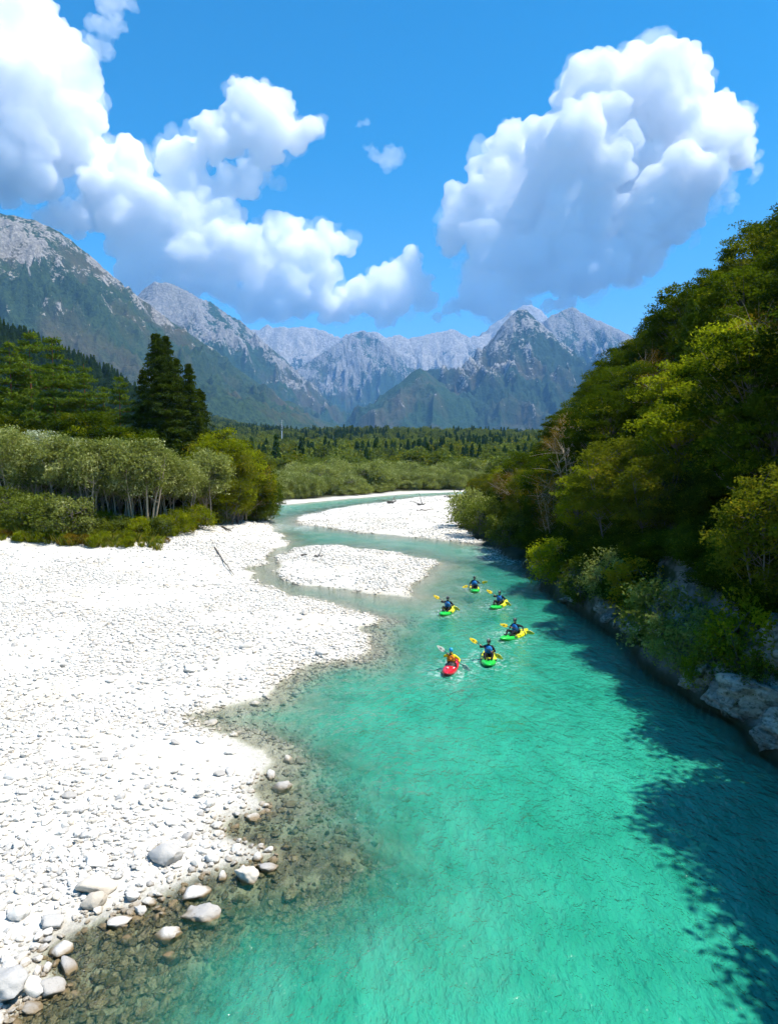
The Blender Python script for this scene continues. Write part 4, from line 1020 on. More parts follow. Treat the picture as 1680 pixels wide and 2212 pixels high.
def free(x, y, r):
    return all((x - a) ** 2 + (y - b) ** 2 > (r + c) ** 2 * .6 for a, b, c in taken)
# stones one can still pick out singly
cnt = 0
for zone, n_, ylo, yhi, smin, smax, lab, grp in (('dry', 170, 9, 22, .09, .25, 'pale limestone cobble among many on the near gravel', 'cobbles on the near gravel bar'), ('wet', 80, 8.5, 24, .10, .26, 'brown algae covered stone under the shallow water', 'stones under the shallow water'), ('mid', 45, 24, 55, .16, .34, 'pale boulder scattered on the middle of the gravel bar', 'boulders on the middle gravel bar')):
    k = 0; tries = 0
    while k < n_ and tries < 20000:
        tries += 1
        y = ylo + (yhi - ylo) * rs.random() ** 1.1; x = rs.uniform(-.62 * (y + 4), 2.0)
        z, d = ground_h(np.array([x]), np.array([y])); z = z[0]; dl = d['l'][0]
        if zone == 'wet':
            if dl > -.1 or dl < -3.6: continue
        elif dl < .0 or (zone == 'dry' and y > 14 and dl > 6 and rs.random() < .7): continue
        near = np.exp(-abs(dl) / 2.5)
        s = smin + (smax - smin) * rs.random() ** 2.2 * (.5 + .7 * near)
        if y > 16 and y < 24 and zone == 'dry': s *= .75
        if not free(x, y, s): continue
        taken.append((x, y, s)); k += 1
        stone({'dry': 'river_cobble', 'wet': 'submerged_stone', 'mid': 'gravel_boulder'}[zone], (STONES_G if rs.random() < .15 else STONES)[rs.integers(8)], x, y, s * rs.uniform(.9, 1.3), s * rs.uniform(.7, 1.0), s * rs.uniform(.45, .7), rs.uniform(0, 6.28), lab, grp, z=z, sink=.3)

# the countless rest
first = [o for o in bpy.data.objects if o.name.startswith('river_cobble')][:4] + [o for o in bpy.data.objects if o.name.startswith('submerged_stone')][:2]
allp = []
for (n_, ylo, yhi, s0, s1) in ((36000, 8, 24, .025, .115), (20000, 20, 48, .035, .12), (16000, 44, 76, .05, .14), (6000, 60, 95, .06, .16)):
    y = ylo + (yhi - ylo) * rs.random(n_ * 2); x = rs.uniform(-.66, .12, n_ * 2) * (y + 4)
    allp.append(np.stack([x, y, s0 + (s1 - s0) * rs.random(n_ * 2) ** 2.5], 1))
y = rs.uniform(48, 160, 9000); allp.append(np.stack([rs.uniform(-.2, .17, 9000) * y, y, rs.uniform(.08, .16, 9000)], 1))
allp = np.concatenate(allp)
z, d = ground_h(allp[:, 0], allp[:, 1])
mx = np.maximum.reduce([d['l'], d['i'], d['b']])
cl = fbm2(allp[:, 0] * .25, allp[:, 1] * .25, 3, 66)
sand = np.exp(-(((allp[:, 0] - on_plane(450, 1630)[0]) / 4.2) ** 2 + ((allp[:, 1] - on_plane(450, 1630)[1]) / 2.0) ** 2))
k = (mx > -2.6 * (allp[:, 1] < 40) - .15) & (d['r'] < 0) & (rs.random(len(z)) < np.clip((cl - .36) * 5, .12, 1)) & (rs.random(len(z)) > sand * 1.3) & ~((d['l'] > 16) & (allp[:, 1] > 60))
q, zq = allp[k], z[k]; m = len(q)
S = q[:, 2:3] * np.stack([rs.uniform(.8, 1.4, m), rs.uniform(.7, 1.1, m), rs.uniform(.4, .8, m)], 1)
Rr = np.stack([rs.uniform(-.3, .3, m), rs.uniform(-.3, .3, m), rs.uniform(0, 6.28, m)], 1)
scatter_gn('gravel_stones', first, np.stack([q[:, 0], q[:, 1], zq + S[:, 2] * .35], 1), Rr, S, rs.integers(0, len(first), m), label='countless pale limestone pebbles and cobbles of the gravel bars')

# rock ledges at the foot of the right slope
n = NT('shore_rock'); P = n.objco(); W = n.pos(); z_ = n.sep(W, 2)
f = n.noise(1.5, 7, .68, n.mapping(P, (1, 1, 2.4), (.35, .2, 0)), .6); f2 = n.noise(6, 5, .65, P)
c = n.mix(n.maprange(f, .3, .7), (.10, .09, .075), (.54, .50, .44))
c = n.mix(n.maprange(f2, .5, .68), c, (.10, .09, .07)); c = n.mix(n.maprange(n.noise(2.2, 4, .6, P), .56, .66), c, (.045, .055, .02))
c = n.mix(n.maprange(z_, .25, .0), c, (.05, .04, .02))
M_SHORE = n.surf(n.bsdf(c, .85, .2, n.bump(n.math('ADD', f, n.math('MULTIPLY', f2, .4)), .9, .25)))
LEDGE = [rock_mesh('ledge%d' % i, 60 + i, 4, .55, .3, M_SHORE, .35) for i in range(5)]
ledges = [(1670, 1640, 1.2, .9, 'angular rock slab at the water by the right frame edge'), (1640, 1622, .7, .5, 'small wet rock at the waterline near the right edge'), (1590, 1570, 1.3, 1.2, 'ridged grey rock face rising from the water at right'), (1660, 1560, 1.6, 1.6, 'steep cracked rock behind the right edge slab'), (1530, 1535, 1.2, .9, 'tilted rock ledge left of the ridged face'), (1480, 1500, 1.1, 1.1, 'dark rock buttress under the leafy shrub'), (1440, 1450, 1.4, 1.5, 'mossy rock wall with pale streaks'), (1400, 1420, 1.0, 1.0, 'shaded rock at the foot of the mossy wall'), (1620, 1510, 1.5, 1.4, 'upper rock step above the ridged face'),
    (1345, 1378, .6, .45, 'group rock of pale rubble near the waterline'), (1320, 1362, .6, .5, 'pale broken boulder in the rubble heap'), (1293, 1340, .65, .6, 'slanted pale boulder at the end of the rubble'), (1370, 1395, .6, .45, 'low dark rock between rubble and mossy wall'), (1305, 1352, .4, .35, 'small pale rock beside the slanted boulder'), (1355, 1372, .45, .4, 'round shaded rock in the rubble'), (1230, 1308, .6, .35, 'flat pale boulder touching the water under the shrubs'), (1240, 1298, .5, .4, 'light boulder behind the flat waterside one'), (1215, 1300, .4, .25, 'small stone beside the flat waterside boulder'), (1150, 1240, .5, .35, 'dark rock at the water below the olive shrub'), (1130, 1222, .5, .35, 'dark rock upstream of the kayakers at the shore'), (1560, 1548, .8, .6, 'low rock between ledge and ridged face')]
for i, (dx, dy, r, h, lab) in enumerate(ledges):
    p = on_plane(dx, dy, .1); x, y = p[0] + r * .75, p[1] + .2
    o = link('shore_rock', LEDGE[i % 5], loc=(x, y, max(gh(x, y) * .6, 0) + h * .25), rot=(rs.uniform(-.2, .2), rs.uniform(-.35, .1), rs.uniform(-.4, .4)), scale=(r * .95, r * 1.3, h * .95), label=lab, cat='rock', group='rocks at the foot of the right slope')

# driftwood
def log(name, pts, r, label, branches=0, seed=0, mat=None):
    r_ = np.random.default_rng(seed); g = Geo(); pts = np.array(pts, float)
    t = np.linspace(0, len(pts) - 1, 9); path = np.stack([np.interp(t, range(len(pts)), pts[:, i]) for i in range(3)], 1)
    path[1:-1] += r_.normal(size=(7, 3)) * r * .5
    o = path[0].copy(); path -= o
    g.add(*tube(path, np.linspace(r, r * .35, 9), 7))
    for b in range(branches):
        a = path[r_.integers(2, 8)]; e = a + r_.normal(size=3) * np.array([1, 1, .5]) * r * 9 + np.array([0, 0, r * 3]); g.add(*tube(bend(a, e, 0, 5, r_, r * .3), np.linspace(r * .35, r * .08, 5), 4))
    V, F = g.out()
    return link(name, mesh_from(name, V, F, True, [mat or BK_PALE]), loc=tuple(o), label=label, cat='driftwood')
def gp(dx, dy, z=.6):
    p = on_plane(dx, dy, z); return (p[0], p[1], gh(p[0], p[1]))
def glog(dx0, dy0, dx1, dy1, r, label, br, seed, zz=.6, lift=.1):
    a, b = gp(dx0, dy0, zz), gp(dx1, dy1, zz)
    log('driftwood_log', [(a[0], a[1], a[2] + r * .6), ((a[0] + b[0]) / 2, (a[1] + b[1]) / 2, gh((a[0] + b[0]) / 2, (a[1] + b[1]) / 2) + r + .02), (b[0], b[1], b[2] + r * .6 + lift)], r, label, br, seed, BK_GREY)
glog(455, 1158, 505, 1205, .07, 'long bare branch lying down the steep gravel bank', 7, 1, 1.5)
glog(478, 1125, 500, 1133, .13, 'thick log at the edge of the grass on the bank', 2, 2, 2.0)
glog(652, 1193, 662, 1194, .12, 'short dark log on the small gravel island', 1, 3, .5)
glog(680, 1198, 698, 1199, .10, 'thin log on the small gravel island', 1, 4, .5)
glog(838, 1085, 856, 1086, .25, 'dark driftwood root on the large white bar', 5, 5, .5, .3)
glog(900, 1104, 935, 1103, .10, 'long thin stick on the large white bar', 1, 6, .5)
glog(902, 1091, 918, 1092, .2, 'driftwood stump on the large white bar', 4, 7, .5, .3)
glog(960, 1073, 1000, 1075, .2, 'drift log below the shrubs at the far end of the bar', 3, 8, .5)
glog(578, 1078, 612, 1068, .15, 'drift log on the far left gravel', 2, 9, .5)
# ------------------------------------------------------------------ kayaks, paddlers and paddles
KS = .86
def gloss(name, col, rough=.3):
    return simple_mat(name, col, rough, .5, .06, 5)
n = NT('green_yellow_hull'); yy = n.sep(n.objco(), 1)
c = n.mix(n.maprange(n.math('ADD', yy, n.math('MULTIPLY', n.math('SUBTRACT', n.noise(3, 3, vec=n.objco()), .5), .3)), .05, .42, 0, 1, True), (.66, .66, .01), (.015, .50, .055))
M_HULLG = n.surf(n.bsdf(c, .32, .5))
M_HULLR = gloss('red_hull', (.62, .012, .03), .28)
M_BLACK = gloss('black_gear', (.012, .012, .014), .6)
M_SUIT = simple_mat('black_wetsuit', (.012, .013, .016), .75, .2, .2, 20)
M_VEST = simple_mat('blue_vest', (.03, .24, .60), .7, .2, .15, 14)
M_ORANGE = simple_mat('orange_vest', (.75, .22, .015), .7, .2, .15, 14)
M_JACKET = simple_mat('yellow_jacket', (.72, .52, .01), .65, .2, .12, 12)
M_SKIN = simple_mat('skin', (.52, .30, .21), .55, .3, .1, 20)
M_HELM = gloss('black_helmet', (.012, .012, .014), .5)
M_HELMB = gloss('blue_helmet', (.02, .30, .50), .25)
M_WHITE = gloss('white_print', (.75, .75, .75), .5)
M_PADY = gloss('yellow_blade', (.80, .55, .01), .35)
M_PADW = gloss('pale_blade', (.50, .50, .44), .35)
M_SHAFT = gloss('dark_shaft', (.02, .02, .022), .35)
M_DARK = simple_mat('facial_dark', (.03, .018, .015), .6)

def loft(secs, cap=True):
    """secs (k, m, 3) closed rings"""
    k, m, _ = secs.shape
    V = secs.reshape(-1, 3); i = np.arange(k * m).reshape(k, m)
    F4 = np.stack([i[:-1], np.roll(i, -1, 1)[:-1], np.roll(i, -1, 1)[1:], i[1:]], -1).reshape(-1, 4)
    V = np.concatenate([V, secs[0].mean(0)[None], secs[-1].mean(0)[None]]); a, b = k * m, k * m + 1
    F3 = np.concatenate([np.stack([np.roll(i[0], -1), i[0], np.full(m, a)], 1), np.stack([i[-1], np.roll(i[-1], -1), np.full(m, b)], 1)])
    return V, [F4, F3]

def hull_mesh(name, L, W, mat, open_deck, rocker=.16, H=.30):
    k, m = 33, 20
    t = np.linspace(-1, 1, k); an = np.linspace(0, 2 * pi, m, endpoint=False)
    secs = []
    for s in t:
        w = W / 2 * max(.06, (1 - abs(s) ** 2.4)) ** .62
        keel = -.09 + rocker * abs(s) ** 3; sheer = H * .62 + rocker * 1.0 * abs(s) ** 2.2 - .10 * max(0, abs(s) - .8) * 5 * .2
        hh = (sheer - keel) / 2 * max(.2, (1 - abs(s) ** 6)); zc = (sheer + keel) / 2
        cx = np.sign(np.cos(an)) * np.abs(np.cos(an)) ** .75 * w; cz = np.sign(np.sin(an)) * np.abs(np.sin(an)) ** .8 * hh + zc
        if open_deck:                                    # moulded seat and foot wells
            well = np.exp(-((s + .12) / .42) ** 4); ins = np.clip(1 - np.abs(cx) / (w * .72 + 1e-6), 0, 1) ** .5
            cz = np.where(np.sin(an) > .2, cz - well * ins * .15, cz)
        else:
            dome = np.exp(-((s - .25) / .3) ** 2) * .07; cz = np.where(np.sin(an) > 0, cz + dome * np.sin(an), cz)
        secs.append(np.stack([cx, np.full(m, s * L / 2), cz], 1))
    V, F = loft(np.array(secs))
    return mesh_from(name, V, F, True, [mat])

HULL_G = hull_mesh('sit_on_top_hull', 2.9, .82, M_HULLG, True, .15, .30)
HULL_R = hull_mesh('red_hull', 2.6, .68, M_HULLR, False, .17, .34)

def ribbon(name, pts, w, mat, up=(0, 0, 1), th=.006):
    pts = np.array(pts, float); T = np.gradient(pts, axis=0); U = np.cross(T, up); U /= np.linalg.norm(U, axis=1, keepdims=True) + 1e-9
    up = np.array(up) * th; w = np.broadcast_to(w, (len(pts),))[:, None]
    secs = np.stack([pts - U * w + up, pts + U * w + up, pts + U * w - up, pts - U * w - up], 1)
    V, F = loft(secs); return mesh_from(name, V, F, False, [mat])

def ellipsoid(c, r, sub=2):
    V, F = (ICO1, ICO2, ICO3)[sub - 1]; return V * np.array(r) + np.array(c), F

def two_bone(a, b, l1, l2, pole):
    a, b, pole = (np.array(v, float) for v in (a, b, pole)); d = b - a; D = np.linalg.norm(d); D2 = min(D, (l1 + l2) * .995)
    x = (l1 * l1 - l2 * l2 + D2 * D2) / (2 * D2); h = math.sqrt(max(l1 * l1 - x * x, 0)); u = d / D
    p = pole - (pole @ u) * u; p /= np.linalg.norm(p) + 1e-9
    return a + u * x + p * h

def paddler_mesh(name, hands, shaft_dir, seated_in, head_yaw, suit):
    """one continuous body: skinned skeleton for trunk and limbs, with head, face and five-fingered hands joined on"""
    J = []; E = []; Rr = []
    def j(p, r, par=None):
        J.append(tuple(p)); Rr.append(r); 
        if par is not None: E.append((par, len(J) - 1))
        return len(J) - 1
    pel = j((0, -.12, .24), (.15, .12)); sp = j((0, -.15, .42), (.14, .10), pel); ch = j((0, -.12, .60), (.165, .115), sp); nb = j((0, -.10, .74), (.075, .07), ch); nk = j((0, -.085, .81), (.052, .052), nb); j((0, -.075, .87), (.05, .05), nk)
    elb = []
    for s, hnd in ((-1, hands[0]), (1, hands[1])):
        sh = np.array((s * .185, -.11, .685)); cl = j(sh, (.068, .068), ch)
        el = two_bone(sh, hnd, .29, .27, (s * .8, -.25, -.6)); elb.append(el)
        m = j((sh + el) / 2, (.056, .056), cl); e = j(el, (.046, .046), m)
        f = j(el * .45 + np.array(hnd) * .55, (.040, .040), e); j(np.array(hnd) + (el - np.array(hnd)) * .12, (.028, .028), f)
        hp = j((s * .10, -.06, .22), (.095, .09), pel)
        if seated_in: kn = (s * .17, .34, .20); ank = (s * .10, .74, .08); toe = (s * .10, .80, .12); kr = .05
        else: kn = (s * .22, .36, .44); ank = (s * .14, .68, .16); toe = (s * .16, .76, .27); kr = .062
        th = j((np.array((s * .10, -.06, .22)) + np.array(kn)) / 2, (.078, .078), hp); k_ = j(kn, (kr, kr), th)
        cf = j(np.array(kn) * .6 + np.array(ank) * .4, (.055, .055), k_); a_ = j(ank, (.038, .038), cf); j(toe, (.034, .026), a_)
    me = bpy.data.meshes.new(name); me.from_pydata([tuple(map(float, p)) for p in J], E, [])
    ob = bpy.data.objects.new(name + '_tmp', me); COL.objects.link(ob)
    sk = ob.modifiers.new('skin', 'SKIN'); sk.use_smooth_shade = True
    for i, r in enumerate(Rr): me.skin_vertices[0].data[i].radius = (r[0] * 1.22, r[1] * 1.22)
    me.skin_vertices[0].data[0].use_root = True
    sb = ob.modifiers.new('sub', 'SUBSURF'); sb.levels = 1; sb.render_levels = 1
    dg = bpy.context.evaluated_depsgraph_get(); ev = ob.evaluated_get(dg); em = ev.to_mesh()
    V = np.empty(len(em.vertices) * 3, np.float32); em.vertices.foreach_get('co', V); V = V.reshape(-1, 3).astype(float)
    F4 = [list(p.vertices) for p in em.polygons if len(p.vertices) == 4]; F3 = [list(p.vertices) for p in em.polygons if len(p.vertices) == 3]
    ev.to_mesh_clear(); bpy.data.objects.remove(ob)
    Vs = [V]; Q = [np.array(F4)] if F4 else []; T = [np.array(F3)] if F3 else []; mq = [0] * len(F4); mt = [0] * len(F3); off = len(V)
    def add(v, f, mi):
        nonlocal off
        f = np.asarray(f)
        (Q if f.shape[1] == 4 else T).append(f + off); (mq if f.shape[1] == 4 else mt).extend([mi] * len(f)); Vs.append(v); off += len(v)
    # head with face
    hv, hf = ICO3; hv = hv * np.array([.084, .104, .126])
    hv[:, 0] *= 1 - .18 * np.clip(-hv[:, 2] / .118, 0, 1); fr = hv[:, 1] > 0
    hv[:, 1] += np.where(fr, .012 * np.exp(-(hv[:, 0] / .018) ** 2 - ((hv[:, 2] + .018) / .03) ** 2) * 2.2, 0)     # nose
    hv[:, 1] -= np.where(fr, .010 * np.exp(-((np.abs(hv[:, 0]) - .03) / .016) ** 2 - ((hv[:, 2] - .008) / .014) ** 2), 0)   # eye sockets
    hv[:, 1] += np.where(fr, .007 * np.exp(-(hv[:, 0] / .026) ** 2 - ((hv[:, 2] + .095) / .02) ** 2), 0)         # chin
    Rz = np.array(Matrix.Rotation(head_yaw, 3, 'Z')); hc = np.array((0, -.055, .945))
    add(hv @ Rz.T + hc, hf, 1)
    for s in (-1, 1):
        for c_, r_, mi in (((s * .03, .086, .008), (.011, .006, .006), 2), ((s * .03, .088, .028), (.017, .006, .004), 2), ((s * .076, -.005, -.005), (.008, .018, .028), 1)):
            v, f = ellipsoid(c_, r_, 2); add(v @ Rz.T + hc, f, mi)
    v, f = ellipsoid((0, .085, -.058), (.022, .007, .006), 2); add(v @ Rz.T + hc, f, 3)
    # hands closed round the shaft
    sd = np.array(shaft_dir) / np.linalg.norm(shaft_dir)
    for s, hnd, el in ((-1, np.array(hands[0]), elb[0]), (1, np.array(hands[1]), elb[1])):
        fa = hnd - el; fa /= np.linalg.norm(fa); ax = sd * s
        nrm = np.cross(ax, fa); nrm /= np.linalg.norm(nrm); fw = np.cross(nrm, ax)
        palm = hnd - fw * .035 + nrm * .012
        v = ICO2[0] * np.array([.042, .045, .017]); v = v @ np.array([ax, fw, nrm]); add(v + palm, ICO2[1], 1)
        for q, (o_, ln) in enumerate(((.034, .95), (.012, 1.05), (-.011, 1.0), (-.033, .82))):
            a = np.linspace(2.3, 2.3 - 4.1 * ln, 7); c0 = hnd + ax * o_
            P = np.stack([c0 + (np.cos(t_) * nrm + np.sin(t_) * fw * 1.0) * .027 for t_ in a])
            v, f = tube(P, [.0105, .0105, .010, .0098, .0092, .0085, .006], 6); add(v, f, 1)
        P = np.stack([palm + ax * .035, palm + ax * .058 + nrm * .012 + fw * .012, hnd + ax * .050 + nrm * .032, hnd + ax * .034 + nrm * .034 - fw * .012]); v, f = tube(P, [.013, .012, .0105, .007], 6); add(v, f, 1)
    Fl = []; mi = []
    if Q: Fl.append(np.concatenate(Q)); mi += mq
    if T: Fl.append(np.concatenate(T)); mi += mt
    return mesh_from(name, np.concatenate(Vs), Fl, True, [suit, M_SKIN, M_DARK, simple_mat('lips', (.40, .14, .12), .5)], matidx=mi), hc, Rz

def vest_mesh(name, mat, sc=1.0):
    secs = []
    for z, w, d, yc in ((.33, .150, .125, -.135), (.36, .178, .150, -.135), (.46, .186, .160, -.13), (.56, .190, .158, -.122), (.64, .172, .138, -.115), (.70, .120, .108, -.108), (.735, .088, .086, -.10)):
        an = np.linspace(0, 2 * pi, 20, endpoint=False)
        r = 1 - .10 * np.exp(-((np.cos(an)) / .16) ** 2) * (np.sin(an) > 0)
        secs.append(np.stack([np.sign(np.cos(an)) * np.abs(np.cos(an)) ** .8 * w * sc, np.sign(np.sin(an)) * np.abs(np.sin(an)) ** .8 * d * sc * r + yc, np.full(20, z)], 1))
    V, F = loft(np.array(secs)); return mesh_from(name, V, F, True, [mat])
VEST_B, VEST_O = vest_mesh('blue_vest', M_VEST, 1.12), vest_mesh('orange_vest', M_ORANGE, 1.16)
JACKET = None

def paddle(center, d, length, blade_mat, label, feather, group=None):
    """shaft along local X, two spoon blades"""
    d = np.array(d) / np.linalg.norm(d)
    x = Vector(d); up = Vector((0, 0, 1)); z = (up - x * up.dot(x)).normalized(); y = z.cross(x)
    e = link('kayak_paddle', None, loc=tuple(center), scale=(KS,) * 3, label=label, cat='paddle', group=group)
    e.rotation_euler = Matrix((x, y, z)).transposed().to_euler()
    L = length / 2; bl = .46
    V, F = tube([(-L + bl * .8, 0, 0), (0, 0, 0), (L - bl * .8, 0, 0)], [.016, .016, .016], 8)
    link('shaft', mesh_from('paddle_shaft', V, F, True, [M_SHAFT]), e)
    for s in (-1, 1):
        t = np.linspace(0, 1, 12); w = .095 * np.sin(np.clip(t * 1.0, 0, 1) ** .62 * pi * .93) + .012; secs = []
        for ti, wi in zip(t, w):
            xx = s * (L - bl + bl * ti); dish = .02 * math.sin(ti * pi)
            a = np.linspace(0, 2 * pi, 10, endpoint=False)
            secs.append(np.stack([np.full(10, xx), np.sin(a) * .007 - dish + .02 * (np.cos(a)) ** 2 * .6, np.cos(a) * wi], 1))
        V, F = loft(np.array(secs)[::s]); fe = feather if s > 0 else 0.0
        b = link('blade', mesh_from('paddle_blade', V, F, True, [blade_mat]), e, rot=(fe, 0, 0))
        link('emblem', ribbon('blade_emblem', [(s * (L - bl * .62), 0, -.012), (s * (L - bl * .5), 0, .012), (s * (L - bl * .38), 0, -.004)], .010, M_BLACK, up=(0, 1, 0), th=.014), b)
    return e

def z2d(zx, zy): return ((1650 + zx / 2.8) * .54, (2250 + zy / 2.8) * .54)

def kayaker(seat_px, heading, pad_a, pad_b, kind, klabel, plabel, dlabel, head_turn=0.0):
    """seat_px: photo point of the paddler's hips; pad_a/pad_b: photo points of the blade tips"""
    red = kind == 'red'
    d = z2d(*seat_px); p = on_plane(d[0], d[1], .22)
    hx, hy = heading / np.linalg.norm(heading) if isinstance(heading, np.ndarray) else np.array(heading) / math.hypot(*heading)
    rz = math.atan2(-hx, hy); ca, sa = cos(rz), sin(rz)
    org = np.array([p[0] - hx * -.12, p[1] - hy * -.12, .0])
    toW = lambda q: np.array([org[0] + KS * (q[0] * ca - q[1] * sa), org[1] + KS * (q[0] * sa + q[1] * ca), org[2] + KS * q[2]])
    toL = lambda v: np.array([v[0] * ca + v[1] * sa, -v[0] * sa + v[1] * ca, v[2]])
    k = link('red_kayak' if red else 'green_kayak', None, loc=tuple(org), rot=(0, 0, rz), scale=(KS,) * 3, label=klabel, cat='kayak', group='kayaks on the river')
    hb = link('hull', HULL_R if red else HULL_G, k)
    if red:
        a = np.linspace(0, 2 * pi, 24, endpoint=False)
        ring = lambda r1, r2, z, yc: np.stack([np.cos(a) * r1, np.sin(a) * r2 + yc, np.full(24, z)], 1)
        V, F = loft(np.array([ring(.27, .44, .16, -.05), ring(.285, .46, .235, -.05), ring(.275, .45, .265, -.05), ring(.20, .30, .30, -.09), ring(.165, .15, .42, -.13)]))
        link('spray_deck', mesh_from('spray_deck', V, F, True, [M_BLACK]), k)
        def hz(x, y): return .29 + .02 * (y > .5)
        link('bow_emblem', ribbon('bow_emblem', [(-.02, .76, .352), (.03, .82, .352), (.0, .88, .350), (-.045, .82, .352), (-.02, .76, .352)], .014, M_WHITE, th=.02), k)
        link('side_lettering', ribbon('side_lettering', [(-.26, .45, .27), (-.25, .55, .275), (-.235, .65, .28)], .022, M_WHITE, up=(-.6, 0, .8), th=.02), k)
        link('grab_handle', ribbon('grab_handle', [(-.05, 1.12, .40), (0, 1.16, .43), (.05, 1.12, .40)], .014, M_BLACK), k)
    else:
        link('bow_emblem', ribbon('bow_emblem', [(-.07, .98, .300), (-.01, .92, .288), (.06, .93, .288), (.07, 1.02, .31)], [.02, .03, .024, .006], M_BLACK, th=.03), k)
        for s in (-1, 1):
            link('side_lettering', ribbon('side_lettering', [(s * .375, .30, .12), (s * .36, .42, .125), (s * .34, .54, .13)], .036, M_BLACK, up=(s * .8, .1, .6), th=.03), k)
            link('side_strap', ribbon('side_strap', [(s * .30, -.62, .20), (s * .39, -.58, .18), (s * .42, -.5, .08)], .02, M_BLACK, th=.012), k)
        V, F = ellipsoid((0, -.34, .30), (.22, .05, .20), 3); link('seat_back', mesh_from('seat_back', V, F, True, [M_BLACK]), k)
        link('stern_handle', ribbon('stern_handle', [(-.06, -1.18, .30), (0, -1.22, .34), (.06, -1.18, .30)], .014, M_BLACK), k)
    # paddle: blade tips seen in the photo fix its direction; it crosses in front of the chest
    da, db = z2d(*pad_a), z2d(*pad_b)
    sdir = np.array([db[0] - da[0], 0.0, -(db[1] - da[1])]); sdir /= np.linalg.norm(sdir)
    sdir = sdir + np.array([hy, -hx, 0]) * np.sign(sdir @ np.array([-hy, hx, 0])) * -.35 * 1.0; sdir /= np.linalg.norm(sdir)
    mid = ((da[0] + db[0]) / 2, (da[1] + db[1]) / 2)
    ch = toW(np.array([0, .22, .52])); r = ray(*mid); t = (ch[1] - 0) / r[1]; cen = np.array([0, 0, CAM_H]) + r * t
    cen = ch + np.clip(cen - ch, -.28, .28)
    lo = min(cen[2] - abs(sdir[2]) * 1.02, 0); cen[2] -= lo * .6
    # left/right hand in the body frame
    sl = toL(sdir); cl = np.array([(cen - org) @ np.array([ca, sa, 0]), (cen - org) @ np.array([-sa, ca, 0]), cen[2]]) / KS
    if sl[0] < 0: sl = -sl
    hs = []
    for s in (-1, 1):
        h = cl + sl * s * .34; sh = np.array((s * .185, -.11, .685)); v = h - sh; D = np.linalg.norm(v)
        hs.append(h if D < .54 else None)
    if any(h is None for h in hs):                       # pull the paddle in until both hands reach
        for it in range(40):
            cl = cl + (np.array([0, .12, .50]) - cl) * .08
            sl[0] = abs(sl[0]); hs = [cl + sl * s * .30 for s in (-1, 1)]
            if all(np.linalg.norm(h - np.array((s * .185, -.11, .685))) < .54 for h, s in zip(hs, (-1, 1))): break
    cen = toW(cl); sdw = np.array([sl[0] * ca - sl[1] * sa, sl[0] * sa + sl[1] * ca, sl[2]])
    pd = paddle(cen, sdw, 2.0, M_PADW if red else M_PADY, dlabel, .5, 'paddles held by the kayakers')
    me, hc, Rz = paddler_mesh('paddler', hs, sl, red, head_turn, M_JACKET if red else M_SUIT)
    pe = link('person', me, loc=tuple(org), rot=(0, 0, rz), scale=(KS,) * 3, label=plabel, cat='person', group='paddlers in the kayaks')
    link('life_vest', VEST_O if red else VEST_B, pe)
    vz = [.40, .48, .56]
    vest = [o for o in pe.children if o.name.startswith('life_vest')][0]
    if red:
        V, F = tube([(0, -.10, .735), (0, -.09, .77), (0, -.085, .80)], [.098, .085, .07], 14); link('collar', mesh_from('collar', V, F, True, [M_BLACK]), pe)
        an = np.linspace(0, 2 * pi, 22)
        for z_ in (.42, .53):
            link('strap', ribbon('strap', np.stack([np.cos(an) * .222, np.sin(an) * .192 - .13, np.full(22, z_)], 1), .010, M_BLACK, up=(0, 0, 1), th=.018), vest)
        V, F = ellipsoid((0, .055, .53), (.07, .028, .05), 2); link('pocket', mesh_from('pocket', V, F, True, [M_ORANGE]), vest)
    else:
        an = np.linspace(0, 2 * pi, 22)
        for z_ in (.39, .475, .56):
            link('strap', ribbon('strap', np.stack([np.cos(an) * .214, np.sin(an) * .186 - .13, np.full(22, z_)], 1), .006, M_BLACK, up=(0, 0, 1), th=.012), vest)
        for s in (-1, 1):
            link('shoulder_strap', ribbon('shoulder_strap', [(s * .10, .03, .56), (s * .11, .0, .68), (s * .11, -.10, .76), (s * .10, -.2, .70)], .022, M_VEST, up=(0, .6, .8)), vest)
    hv, hf = ICO3; hv = hv.copy(); keep = hv[:, 2] > -.30
    f_ = hf[keep[hf].all(1)]
    hv = hv * np.array([.108, .130, .132]); hv[:, 2] += .022
    he = link('helmet', mesh_from('helmet', hv @ Rz.T + hc, f_, True, [M_HELMB if red else M_HELM]), pe)
    a_ = np.linspace(.15, 2.6, 10)
    link('stripe', ribbon('stripe', np.stack([np.zeros(10) + .012, np.cos(a_) * .132, np.sin(a_) * .134 + .022], 1) @ Rz.T + hc, .004, M_WHITE if not red else M_HELM, th=.003), he)
    an = np.linspace(pi * 1.06, pi * 1.94, 9)
    link('chin_strap', ribbon('chin_strap', np.stack([np.cos(an) * .084, np.full(9, .02), np.sin(an) * .13 + .01], 1) @ Rz.T + hc, .006, M_BLACK, up=(0, 1, 0)), he)
    return k

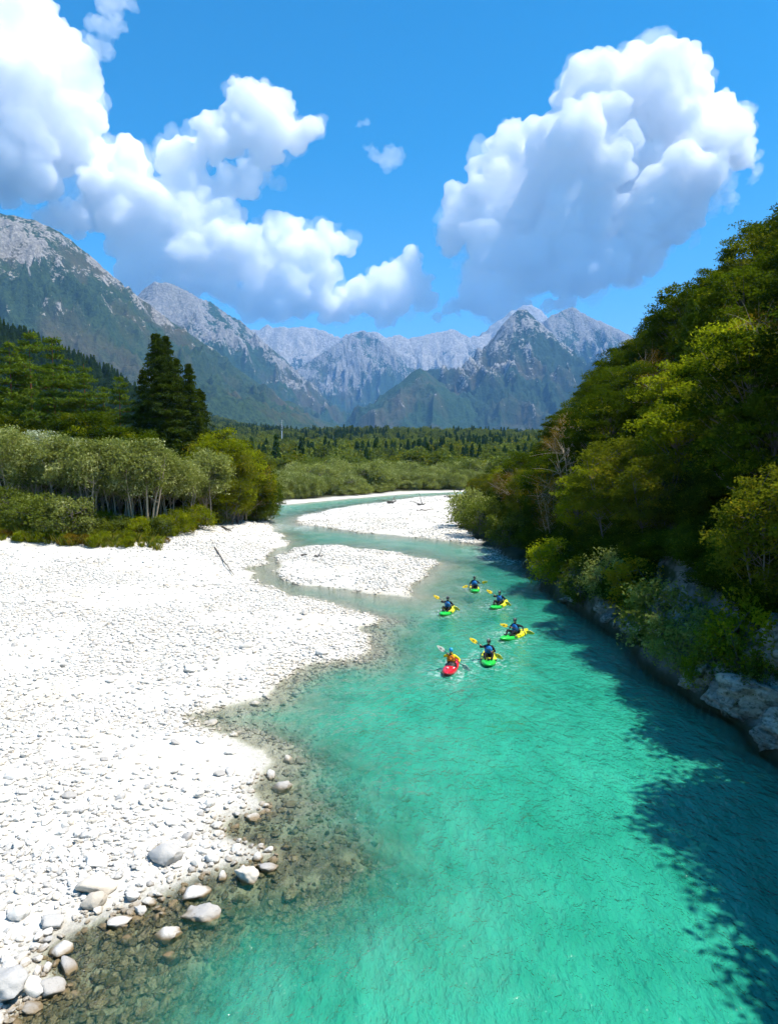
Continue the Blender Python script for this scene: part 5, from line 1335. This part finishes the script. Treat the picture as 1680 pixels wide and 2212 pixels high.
kayaker((690, 268), (-.08, -1), (575, 285), (820, 208), 'green', 'green and yellow kayak farthest upstream', 'paddler in blue vest with paddle held level, farthest upstream', 'yellow bladed paddle held almost level by the farthest paddler', .25)
kayaker((395, 512), (-.34, -.94), (245, 345), (515, 560), 'green', 'green and yellow kayak nearest the white gravel island', 'paddler in blue vest closest to the gravel island', 'yellow paddle raised by the paddler beside the gravel island', .1)
kayaker((975, 445), (-.50, -.87), (848, 292), (1080, 498), 'green', 'green and yellow kayak second from the back on the right', 'paddler in blue vest second from the back, nearest the wooded slope', 'yellow paddle of the second paddler from the back on the right', .2)
kayaker((1150, 778), (-.66, -.75), (978, 685), (1360, 805), 'green', 'green and yellow kayak seen side on', 'paddler in blue vest in the side on kayak', 'yellow paddle spread wide over the side on kayak', .5)
kayaker((850, 1030), (-.16, -1), (692, 845), (952, 1085), 'green', 'green and yellow kayak right of the red kayak', 'paddler in blue vest right of the red kayak', 'yellow paddle of the paddler right of the red kayak', -.05)
kayaker((432, 1135), (-.28, -1), (312, 930), (600, 1255), 'red', 'red kayak leading the group', 'leading paddler in yellow jacket, orange vest and blue helmet', 'pale bladed paddle held by the paddler in yellow', .0)

# distant power mast
bm = bmesh.new(); H = 17.0
g = Geo()
for sx in (-1, 1):
    for sy in (-1, 1): g.add(*tube([(sx * 1.0, sy * 1.0, -1), (sx * .18, sy * .18, H)], [.10, .06], 4))
for i in range(8):
    z0, z1 = H * i / 8, H * (i + 1) / 8; w0, w1 = 1 - .82 * i / 8, 1 - .82 * (i + 1) / 8
    for s in (-1, 1):
        g.add(*tube([(-w0, s * w0, z0), (w1, s * w1, z1)], [.06, .06], 3)); g.add(*tube([(s * w0, w0, z0), (s * w1, -w1, z1)], [.06, .06], 3))
V, F = g.out(); x, y = px_tree(611, 640), 640
mast = link('power_mast', mesh_from('mast_frame', V, F, False, [simple_mat('galvanised_steel', (.55, .56, .57), .5, .5)]), loc=(x, y, gh(x, y) + 14), scale=(.55, .55, .6), label='pale lattice power mast above the far forest', cat='mast')
for z_ in (H * .78, H * .92):
    V, F = tube([(-2.6, 0, z_), (2.6, 0, z_)], [.12, .12], 4); link('cross_arm', mesh_from('cross_arm', V, F, False, [mast.data.materials[0]]), mast)
V, F = tube([(0, 0, -20), (0, 0, -.5)], [.9, .9], 6); link('mast_base', mesh_from('mast_base', V, F, False, [mast.data.materials[0]]), mast)
